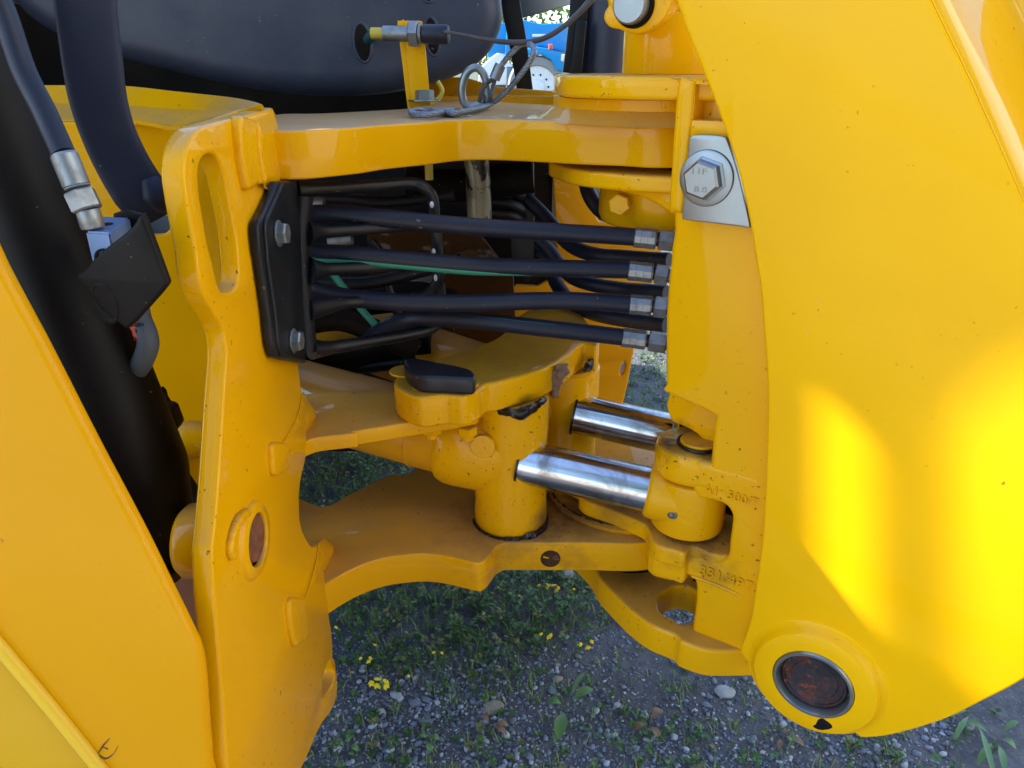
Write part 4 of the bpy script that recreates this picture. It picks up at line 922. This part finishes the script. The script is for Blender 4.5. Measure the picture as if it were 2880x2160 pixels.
def rope(name, pts, r, parent, mat, strands=6, twist=150):
    """twisted wire rope: helical strands"""
    P = spline([Vector(p) for p in pts], 26, False); fr = frames(P); L = 0; acc = [0]
    for a, b in zip(P, P[1:]): L += (b - a).length; acc.append(L)
    bm = bmesh.new()
    for s in range(strands):
        Q = []
        for p, (t, n, b), d in zip(P, fr, acc):
            a = 2 * math.pi * s / strands + d * twist
            Q.append(p + n * math.cos(a) * r * .62 + b * math.sin(a) * r * .62)
        tube_bm(bm, Q, r * .42, 6)
    return link(name, from_bm(bm), mat, parent, 80)
RopeM = metal("galvanised_rope", (.30, .31, .34), .45, 90, .6, (.07, .065, .07), met=.8)
RopeD = metal("dark_rope", (.10, .09, .09), .5, 90, .6, (.03, .03, .03), met=.5)
wr = thing("wire_rope", onZ(px('a', (1000, 1150))[0], UPZ), "twisted steel safety rope looped through a steel ring on the swing plate", "wire rope")
rb_ = [onZ(p, UPZ + .006) for p in px('a', (540, 1170), (400, 1190), (230, 1178), (215, 1150), (330, 1140), (480, 1150), (560, 1165), (680, 1172), (860, 1135))]
def ay(x, y, Y): return onY(px('a', (x, y))[0], Y)
rope("rope", rb_ + [ay(1020, 1085, 1.29), ay(1180, 960, 1.28), ay(1320, 800, 1.26), ay(1430, 650, 1.25), ay(1485, 545, 1.25), ay(1470, 480, 1.26), ay(1420, 448, 1.27), ay(1340, 465, 1.28), ay(1250, 545, 1.29), ay(1170, 640, 1.30), ay(1130, 700, 1.30)], .0044, wr, RopeM)
fA, fB = rb_[6], rb_[7]
tube("ferrule", [fA, fB], .0085, ZincDull, wr, sm=False, flat=(.8, 1.0))
tube("ferrule", [ay(1135, 670, 1.30), ay(1070, 820, 1.30)], .0090, ZincDull, wr, sm=False, flat=(1, .8))
rope("rope_tail", [ay(1080, 800, 1.30), ay(1055, 900, 1.30), ay(1030, 1010, 1.29), ay(1000, 1110, 1.29)], .0035, wr, RopeD)
rope("rope_tail", [ay(1065, 810, 1.30), ay(1000, 860, 1.30), ay(945, 940, 1.29), ay(915, 1060, 1.29)], .0035, wr, RopeD)
rope("rope_tail", [ay(960, 900, 1.31), ay(975, 960, 1.31), ay(965, 1060, 1.30)], .003, wr, RopeD)
rg = thing("steel_ring", onZ(px('a', (880, 1130))[0], UPZ), "oval zinc-plated steel ring standing on the swing plate, threaded by the rope", "ring")
rc = ay(872, 900, 1.31)
rpts = [ay(*q, 1.31) for q in ((870, 700), (790, 745), (745, 850), (735, 960), (755, 1060), (810, 1105), (900, 1085), (985, 1060), (1000, 950), (980, 820), (930, 730))]
tube("ring", rpts, .0064, Zinc, rg, closed=True, seg=14)
simple_tube("thin_yellow_hose", [(945, 175), (955, 195), (948, 212), (930, 225)], [1.42, 1.42, 1.42, 1.42], .004, YelCable, "thin yellow cable arching behind the upright bracket", "cable")

# ------------------------------------------------------------------ black posts and tube at the top
bp = thing("flat_bar", VY(1130, 190, 1.9), "flat black bar leaning behind the wire loop", "bar")
plate("bar", PY(1.9), [q + (1,) for q in px('a', (1100, -200), (1302, -200), (1335, 0), (1400, 380), (1435, 640), (1475, 960), (1310, 960), (1240, 540), (1190, 300), (1125, 0))], .012, BlackGloss, bp, bevel=.002, smooth=1)
bt = thing("black_post", VY(1280, 150, 1.55), "thick dark upright tube with side bar behind the link plate", "post")
c0 = VY(1305, 240, 1.62); c1 = VY(1325, -160, 1.62)
lathe("tube", c0, c1 - c0, [(.062, 0), (.062, (c1 - c0).length)], black("dark_blue_black_tube", (.025, .028, .05), .4, .4, spotcol=(.07, .04, .035)), bt, seg=40)
plate("side_bar", PY(1.56), [q + (1,) for q in px(2, (1562, -80), (1665, -80), (1665, 120), (1640, 125), (1600, 460), (1510, 450), (1530, 300), (1550, 120))], .012, BlackGloss, bt, bevel=.002, smooth=1)
plate("side_bar", PY(1.54), [q + (1,) for q in px(2, (1592, 125), (1662, 125), (1628, 470), (1550, 470), (1575, 300))], .01, BlackGloss, bt, bevel=.002, smooth=1)
gt = thing("grey_pipe_end", VY(1180, 30, 2.2), "wide grey plastic pipe end hanging above the blue truck", "pipe")
g0 = VY(1172, 24, 2.2)
gax = Vector((-.25, -.05, 1))
lathe("pipe", g0, gax, [(.070, .0), (.078, -.003), (.080, .0), (.079, .02), (.074, .3), (.06, .3), (.068, .02), (.070, 0)], GreyTube, gt, seg=48, scale=(1, 1))
lathe("pipe_bore", g0, gax, [(.069, .004), (0, .006)], Grime, gt)
# ------------------------------------------------------------------ blue truck far behind
tk = thing("parked_truck", (1.6, 17.2, 0), "bright blue sunlit truck parked far behind, its white wheel and fender showing", "truck")
TB = plain("blue_truck_paint", (.01, .26, .62), .25)
TW = plain("white_truck_paint", (.8, .8, .82), .4)
TT = plain("tyre", (.30, .30, .31), .8); TK = plain("dark_wheel_arch", (.02, .025, .03), .8)
TY = 16.5
def tp(y, pts, d, mat, name, **kw): return plate(name, PY(y), [q + (1,) for q in px('a', *pts)], d, mat, tk, bevel=.03, smooth=1, **kw)
tp(TY, [(1200, 180), (1380, 205), (1560, 245), (1760, 235), (1900, 235), (1860, 420), (1820, 545), (1540, 480), (1300, 600), (1180, 600)], 1.9, TB, "bonnet")
tp(TY - .25, [(1330, 560), (1400, 505), (1500, 480), (1640, 500), (1800, 560), (1830, 600), (1790, 735), (1720, 735), (1660, 620), (1560, 565), (1440, 570), (1340, 640)], .4, TB, "fender")
tp(TY + .1, [(1000, 250), (1230, 230), (1230, 560), (1000, 600)], 1.9, TB, "cab_panel")
tp(TY + .05, [(920, 700), (1040, 590), (1100, 545), (1190, 560), (1200, 640), (1260, 660), (1260, 880), (1000, 880), (900, 860)], 1.5, TW, "fuel_tank")
tp(TY + .02, [(1200, 690), (1260, 690), (1260, 890), (1195, 890)], .3, plain("blue_grey_step", (.10, .18, .24), .5), "step")
tp(TY + .3, [(1380, 600), (1460, 570), (1580, 580), (1660, 630), (1730, 740), (1740, 900), (1380, 900)], 1.4, TK, "wheel_arch")
tp(TY - .05, [(1465, 350), (1640, 350), (1640, 382), (1465, 382)], .08, TW, "badge_plate")
tp(TY - .28, [(1632, 455), (1675, 455), (1678, 510), (1635, 510)], .08, plain("orange_marker", (.8, .12, .02), .4), "marker_lamp")
tp(TY - .28, [(1765, 560), (1800, 560), (1795, 640), (1762, 630)], .08, TW, "headlamp")
wc = onY(px('a', (1510, 900))[0], TY - .1)
lathe("wheel", wc, (0, -1, 0), [(.58, -.3), (.60, -.1), (.60, 0), (.56, .06), (.42, .05), (.40, .0), (.36, -.06)], TT, tk)
rim_ = lathe("rim", wc, (0, -1, 0), [(.405, -.01), (.395, .01), (.36, -.04), (.16, -.02), (.14, .04), (0, .05)], TW, tk)
for k in range(10):
    a = k * .6283
    lathe("wheel_nut", wc + Vector((math.cos(a) * .24, .022, math.sin(a) * .24)), (0, -1, 0), [(.022, 0), (.02, .03), (0, .03)], TK, rim_, seg=8)

# trees behind
LeafM = NT("bright_leaves"); LeafM = LeafM.set(col=LeafM.mix(LeafM.noise(3, 3), (.12, .20, .04), (.20, .30, .07)), rough=.6)
BarkM = plain("bark", (.12, .09, .07), .9)
def tree(x, y, h, label, seed):
    rnd = random.Random(seed); t = thing("tree", (x, y, 0), label, "tree", "trees behind the truck")
    tube("trunk", [(x, y, 0), (x + .2, y, h * .4), (x, y + .1, h * .85)], [.28, .2, .05], BarkM, t, seg=10)
    bm = bmesh.new()
    cl = [(Vector((x + rnd.gauss(0, h * .17), y + rnd.gauss(0, h * .15), h * rnd.uniform(.12, 1))), rnd.uniform(.6, 1.3)) for _ in range(90)]
    for c, r in cl:
        for _ in range(90):
            p = c + Vector((rnd.gauss(0, .45), rnd.gauss(0, .45), rnd.gauss(0, .4))) * r
            a, b2 = Vector((rnd.uniform(-1, 1), rnd.uniform(-1, 1), rnd.uniform(-1, 1))).normalized() * .11, Vector((rnd.uniform(-1, 1), rnd.uniform(-1, 1), rnd.uniform(-1, 1))).normalized() * .07
            v = [bm.verts.new(q) for q in (p - a, p + b2, p + a, p - b2)]; bm.faces.new(v)
    link("crown", from_bm(bm), LeafM, t)
tree(3.2, 24, 9, "leafy green tree right behind the blue truck bonnet", 3)
tree(-.5, 27, 9, "leafy green tree further left behind the blue truck", 4)
tree(6.5, 26, 8, "leafy green tree farthest right behind the posts", 5)

LeafM = NT("dark_leaves"); LeafM = LeafM.set(col=LeafM.mix(LeafM.noise(3, 3), (.04, .08, .02), (.08, .13, .03)), rough=.6)
for k, (x, y, h) in enumerate(((.6, -6.2, 7.5), (3.4, -7.5, 8))):  # trees added behind the camera to hold back sky light
    tree(x, y, h, ("added unseen dark tree blocking sky light, farther from the pale boarded wall", "added unseen tall dark tree blocking sky light, nearest the pale boarded wall")[k], 30 + k)

# ------------------------------------------------------------------ gravel, weeds, flowers
def icos(bm, p, r, sq, rnd, mat_i=0):
    ret = bmesh.ops.create_icosphere(bm, subdivisions=1, radius=1)
    M = Matrix.Translation(p) @ Matrix.Rotation(rnd.uniform(0, 6.28), 4, 'Z') @ Matrix.Rotation(rnd.gauss(0, .3), 4, 'X') @ Matrix.Diagonal((r * rnd.uniform(.8, 1.5), r * rnd.uniform(.7, 1.1), r * sq, 1))
    for v in ret['verts']: v.co = M @ (v.co * (1 + rnd.uniform(-.14, .14)))
def pebble_mat(name, cols):
    m = NT(name); at = m.n("ShaderNodeAttribute"); at.attribute_name = "shade"
    sp = m.n("ShaderNodeSeparateColor"); m.l(at.outputs["Color"], sp.inputs[0])
    c = m.mix(sp.outputs[0], cols[0], cols[1]); c = m.mix(m.ramp(sp.outputs[1], .8, .85), c, cols[2])
    c = m.mix(m.math('MULTIPLY', m.noise(150, 4), .5), c, cols[0])
    return m.set(col=c, rough=.75, nrm=m.bump(m.noise(300, 3), .3, .001))
PebM = pebble_mat("pebbles", ((.08, .095, .125), (.28, .33, .42), (.55, .58, .64)))
def scatter_mesh(name, gen, mat, label=None, cat=None, ang=180):
    """gen yields (verts, faces, shade); joined into one mesh with a per-piece shade attribute"""
    VV, FF, CC = [], [], []
    for vs, fs, c in gen:
        o = len(VV); VV += vs; FF += [tuple(i + o for i in f) for f in fs]; CC += [c] * len(vs)
    me = bpy.data.meshes.new(name); me.from_pydata(VV, [], FF); me.update()
    at = me.color_attributes.new("shade", 'FLOAT_COLOR', 'POINT')
    flat = []
    for c in CC: flat += [c[0], c[1], c[2], 1]
    at.data.foreach_set("color", flat)
    o = link(name, me, mat, ang=ang, kind="stuff")
    if label: o['label'] = label; o['category'] = cat
    return o
bmi = bmesh.new(); bmesh.ops.create_icosphere(bmi, subdivisions=1, radius=1); bmi.verts.ensure_lookup_table()
IV = [v.co.copy() for v in bmi.verts]; IF = [tuple(v.index for v in f.verts) for f in bmi.faces]; bmi.free()
def veg_density(x, y):
    a = .5 + .9 * noise.noise(Vector((x * 1.7, y * 1.7, 5))) + .5 * noise.noise(Vector((x * 5, y * 5, 9)))
    base = 0
    base += max(0, 1 - ((x + .12) / .42) ** 2 - ((y - 1.55) / .48) ** 2) * 1.35
    if y > 2.2: base += .75
    if x < -.3 and y > 1.5: base += 1.2
    base += max(0, 1 - ((x - .1) / .25) ** 2 - ((y - 1.45) / .2) ** 2) * 1.2
    base += max(0, .28 - abs(y - .9)) * .5
    return max(0, min(1.3, base * (.6 + a * .8)))
def pebs():
    rnd = random.Random(11)
    for i in range(105000):
        y = .72 + 2.3 * rnd.random() ** 2.2; x = rnd.uniform(-.50, .82) * (y * .75 + .25)
        if rnd.random() < veg_density(x, y) * .8: continue
        cl = noise.noise(Vector((x * 3, y * 3, 2)))
        if rnd.random() > .52 + cl * .8: continue
        r = min(.0075, .0016 * math.exp(abs(rnd.gauss(0, .58)))) ; sq = rnd.uniform(.5, .8)
        M = Matrix.Translation((x, y, gz(x, y) + r * .32)) @ Matrix.Rotation(rnd.uniform(0, 6.28), 4, 'Z') @ Matrix.Diagonal((r * rnd.uniform(.9, 1.5), r * rnd.uniform(.7, 1.1), r * sq, 1))
        yield [M @ (v * (1 + rnd.uniform(-.15, .15))) for v in IV], IF, (rnd.random(), rnd.random(), 0)
scatter_mesh("gravel", pebs(), PebM, "loose grey gravel and small pebbles strewn over the dirt", "gravel")
def leafmat(name, c1, c2, c3):
    m = NT(name); at = m.n("ShaderNodeAttribute"); at.attribute_name = "shade"
    sp = m.n("ShaderNodeSeparateColor"); m.l(at.outputs["Color"], sp.inputs[0])
    c = m.mix(sp.outputs[0], c1, c2); c = m.mix(m.ramp(sp.outputs[1], .85, .9), c, c3)
    return m.set(col=c, rough=.5)
WeedM = leafmat("weed_leaves", (.025, .07, .012), (.07, .15, .03), (.16, .17, .05))
def oval(c, d, n, L, w, k=6):
    s = d.cross(n).normalized(); out = []
    for (a, b) in ((0, .12), (.3, .8), (.65, 1), (1, .0), (.65, -1), (.3, -.8)):
        out.append(c + d * (a * L) + s * (b * w * .5) + n * (.12 * L * math.sin(a * 3)))
    return out, [(0, 1, 4 + 1), (1, 2, 4), (1, 4, 5), (2, 3, 4)]
def weeds():
    rnd = random.Random(5)
    for i in range(17000):
        y = .65 + 3.2 * rnd.random() ** 1.2; x = rnd.uniform(-.62, .9) * (y * .75 + .25)
        d = veg_density(x, y)
        if rnd.random() > d + .03: continue
        h = rnd.uniform(.012, .05) * (.6 + d * .6); base = Vector((x, y, gz(x, y)))
        lean = Vector((rnd.gauss(0, .35), rnd.gauss(0, .35), 1)).normalized(); top = base + lean * h
        sh = (rnd.random(), rnd.random(), 0)
        s = Vector((rnd.uniform(-1, 1), rnd.uniform(-1, 1), 0)).normalized() * .0006
        yield [base - s, base + s, top + s * .5, top - s * .5], [(0, 1, 2, 3)], (.3, .2, 0)
        for q in range(rnd.randint(2, 4)):
            a0 = rnd.uniform(0, 6.28); c = base + lean * h * rnd.uniform(.45, 1)
            for k in range(3):
                a = a0 + (k - 1) * rnd.uniform(.8, 1.3)
                dr = Vector((math.cos(a), math.sin(a), rnd.uniform(-.1, .5))).normalized(); nn = Vector((rnd.gauss(0, .3), rnd.gauss(0, .3), 1)).normalized()
                L = rnd.uniform(.006, .013)
                vs, fs = oval(c, dr, nn, L, L * .62); yield vs, [(0, 1, 5), (1, 2, 4, 5), (2, 3, 4)], (sh[0] * .8 + rnd.random() * .2, sh[1], 0)
scatter_mesh("weeds", weeds(), WeedM, "low green clover-like weeds covering the ground under the frame", "weeds")
GrassM = leafmat("grass_blades", (.06, .14, .03), (.20, .30, .07), (.30, .28, .10))
def blades():
    rnd = random.Random(8)
    tufts = [(rnd.uniform(-.62, .85), .65 + 3.2 * rnd.random() ** 1.3) for _ in range(6500)]
    for (u, y) in tufts:
        x = u * (y * .75 + .25); d = veg_density(x, y)
        if rnd.random() > .45 + d: continue
        n = rnd.randint(3, 8)
        for _ in range(n):
            bx, by = x + rnd.gauss(0, .007), y + rnd.gauss(0, .007); h = rnd.uniform(.008, .026) * (1 + d * .6)
            a = rnd.uniform(0, 6.28); L = Vector((math.cos(a), math.sin(a), 0)); s = Vector((-L.y, L.x, 0)) * rnd.uniform(.0006, .0014)
            b0 = Vector((bx, by, gz(bx, by))); c = rnd.uniform(.2, .9)
            m1 = b0 + Vector((0, 0, h * .6)) + L * h * c * .3; t1 = b0 + Vector((0, 0, h)) + L * h * c
            yield [b0 - s, b0 + s, m1 + s * .8, m1 - s * .8, t1], [(0, 1, 2, 3), (3, 2, 4)], (rnd.random(), rnd.random(), 0)
scatter_mesh("grass", blades(), GrassM, "short scattered grass tufts growing through the gravel", "grass")

FlowerM = plain("yellow_petals", (.85, .62, .01), .5); StemM = plain("green_stems", (.06, .13, .03), .6)
def flower(q, n, label, seed, hgt=.035, size=1.0):
    rnd = random.Random(seed); g0 = onZ(V(*q), .0); top = onZ(V(*q), hgt); base = Vector((top.x, top.y + .01, gz(top.x, top.y)))
    t = thing("trefoil_flower", base, label, "flower", "yellow trefoil flowers")
    tube("stem", [base, (base + top) * .5 + Vector((.004, 0, 0)), top], .0009, StemM, t, seg=5, n=3)
    for k in range(n):
        a = k * 2.4 + rnd.random(); c = top + Vector((math.cos(a) * .008 * size * (n > 1), rnd.uniform(-.004, .004), math.sin(a) * .006 * size))
        bm = bmesh.new()
        for j in range(3):
            dr = Vector((math.cos(a + (j - 1) * .8), -.5, math.sin(a + (j - 1) * .8) * .8 + .2)).normalized()
            bmesh.ops.create_icosphere(bm, subdivisions=1, radius=1, matrix=Matrix.Translation(c + dr * .0035 * size) @ dr.to_track_quat('Z', 'Y').to_matrix().to_4x4() @ Matrix.Diagonal((.0028 * size, .0016 * size, .0048 * size, 1)))
        link("petals", from_bm(bm), FlowerM, t, 80)
for i, (q, n, lab, s) in enumerate((
        ((1172, 1267), 4, "left bloom of the yellow flower group just below the lower swing plate", 1.2), ((1195, 1270), 5, "middle bloom of the yellow flower group just below the lower swing plate", 1.3),
        ((1232, 1273), 3, "small right bloom of the yellow flower group just below the lower swing plate", 1.0),
        ((1178, 1372), 4, "yellow flower left of a similar one, over bare dirt beneath the plate", 1.2), ((1266, 1388), 4, "yellow flower nearest the kingpost's bottom flange", 1.3),
        ((945, 1411), 3, "lone pale yellow flower in the middle of the dark dirt", 1.0), ((809, 1396), 2, "tiny yellow flower above another at the edge of the dark weeds", 1.0),
        ((790, 1422), 4, "yellow flower hanging low in the dark weeds near the upright plate", 1.1), ((820, 1473), 6, "largest yellow flower cluster, beside a pale stone", 1.7),
        ((880, 1459), 2, "small yellow bud right of the largest flower cluster", .9), ((718, 1356), 3, "yellow flower touching the edge of the upright plate", 1.1))):
    flower(q, max(1, n - 1), lab, 40 + i, size=s * .85)
# broad-leaved seedlings
BroadM = plain("broad_leaf", (.10, .20, .06), .45); DockM = plain("reddish_leaf", (.20, .12, .07), .6)
def broad(root, leaves, label, mat=None, cat="seedling"):
    b0 = onZ(V(*root), .003); t = thing("seedling", b0, label, cat)
    for (tip, w, h) in leaves:
        T = onZ(V(*tip), h); d = T - b0; s = Vector((d.y, -d.x, 0)).normalized(); bm = bmesh.new(); rows = []
        for k in range(9):
            f = k / 8; c = b0 + d * f + Vector((0, 0, .012 * math.sin(f * 3.0)))
            ww = w * (.06 if f < .35 else max(.0, math.sin((f - .33) / .67 * math.pi)) ** .6 + .04) * .5
            rows.append([bm.verts.new(c - s * ww + Vector((0, 0, ww * .3))), bm.verts.new(c), bm.verts.new(c + s * ww + Vector((0, 0, ww * .3)))])
        for a, b2 in zip(rows, rows[1:]):
            bm.faces.new((a[0], a[1], b2[1], b2[0])); bm.faces.new((a[1], a[2], b2[2], b2[1]))
        link("leaf", from_bm(bm), mat or BroadM, t, 80)
broad((1222, 1530), [((1282, 1490), .020, .022), ((1182, 1520), .018, .008), ((1262, 1455), .009, .03), ((1205, 1600), .024, .006)], "broad green seedling with upright leaf in the middle of the gravel")
broad((1400, 1570), [((1430, 1535), .018, .012), ((1370, 1580), .014, .006), ((1425, 1600), .014, .004)], "reddish broad-leaved seedling left of the boom boss", DockM)
broad((1060, 1575), [((1040, 1545), .014, .012), ((1100, 1570), .014, .006), ((1095, 1590), .012, .004)], "small seedling with one red leaf in the gravel's centre", DockM)
broad((2150, 1600), [((2080, 1560), .014, .012), ((2195, 1620), .014, .006), ((2170, 1670), .012, .03), ((2110, 1655), .012, .01), ((2200, 1560), .010, .03)], "leafy green weed with long narrow leaves at the bottom right corner")
broad((2100, 1540), [((2060, 1600), .010, .012), ((2150, 1690), .010, .05), ((2050, 1550), .012, .01)], "long grass blade arching at the right edge below the boom")
broad((1690, 1600), [((1700, 1580), .010, .008), ((1740, 1615), .014, .004), ((1680, 1625), .010, .004)], "small seedling under the boom boss", DockM)
broad((750, 1620), [((725, 1610), .014, .01), ((760, 1590), .014, .01), ((775, 1625), .012, .006)], "green clover-like seedling beside the upright plate's foot")
broad((925, 1605), [((905, 1590), .013, .01), ((950, 1600), .013, .008), ((930, 1630), .012, .006)], "dark green clover-like seedling in the gravel, left of centre")
# larger stones
StoneM = [plain("stone_pale", (.36, .38, .40), .8, bumps=.3), plain("stone_blue", (.15, .18, .22), .8, bumps=.3), plain("stone_tan", (.30, .26, .21), .8, bumps=.3)]
for i, (q, w, mi, lab) in enumerate((
        (px(8, (472, 1205))[0], .013, 0, "pale round stone beside the largest yellow flower cluster"), (px(8, (660, 1230))[0], .011, 1, "upright blue-grey stone right of the pale round one"),
        (px(8, (590, 1252))[0], .012, 1, "dark slanted stone between the pale and the blue-grey stones"), (px(8, (1478, 1105))[0], .011, 2, "smooth brownish stone above the upright seedling"),
        (px(8, (660, 1370))[0], .013, 1, "flat dark blue stone in the lower gravel"), (px(8, (370, 1310))[0], .011, 0, "white angular stone at the left of the gravel"),
        (px(8, (1080, 1280))[0], .020, 2, "long pinkish-grey stone in the middle of the gravel"), (px(8, (1445, 1180))[0], .010, 1, "small grey stone left of the upright seedling"),
        (px(9, (350, 1195))[0], .020, 0, "large pale angular stone left of the boom boss"), (px(9, (1850, 1410))[0], .014, 0, "pale stone right under the boom's lower edge"),
        (px(9, (240, 1270))[0], .010, 1, "small dark stone below the large pale one"), (px(8, (2050, 1470))[0], .012, 0, "pale stone beside the reddish seedling"),
        (px(8, (1505, 450))[0], .030, 0, "flat pale stone showing just under the lower swing plate"), (px(9, (1450, 1590))[0], .011, 0, "white stone near the bottom edge, right of the boss"))):
    rnd = random.Random(90 + i); c = onZ(q, .004); bm = bmesh.new()
    bmesh.ops.create_icosphere(bm, subdivisions=3, radius=1)
    M = Matrix.Translation((c.x, c.y, gz(c.x, c.y) + w * .22)) @ Matrix.Rotation(rnd.uniform(-.6, .6), 4, 'Z') @ Matrix.Diagonal((w, w * rnd.uniform(.55, .8), w * .5, 1))
    for v in bm.verts: v.co = M @ (v.co * (1 + .28 * noise.noise(v.co * 1.1 + Vector((i * 3, 0, 0))) + .06 * noise.noise(v.co * 4)))
    o = link("stone", from_bm(bm), StoneM[mi], None, 60); o['label'] = lab; o['category'] = "stone"; o['group'] = "larger stones in the gravel"
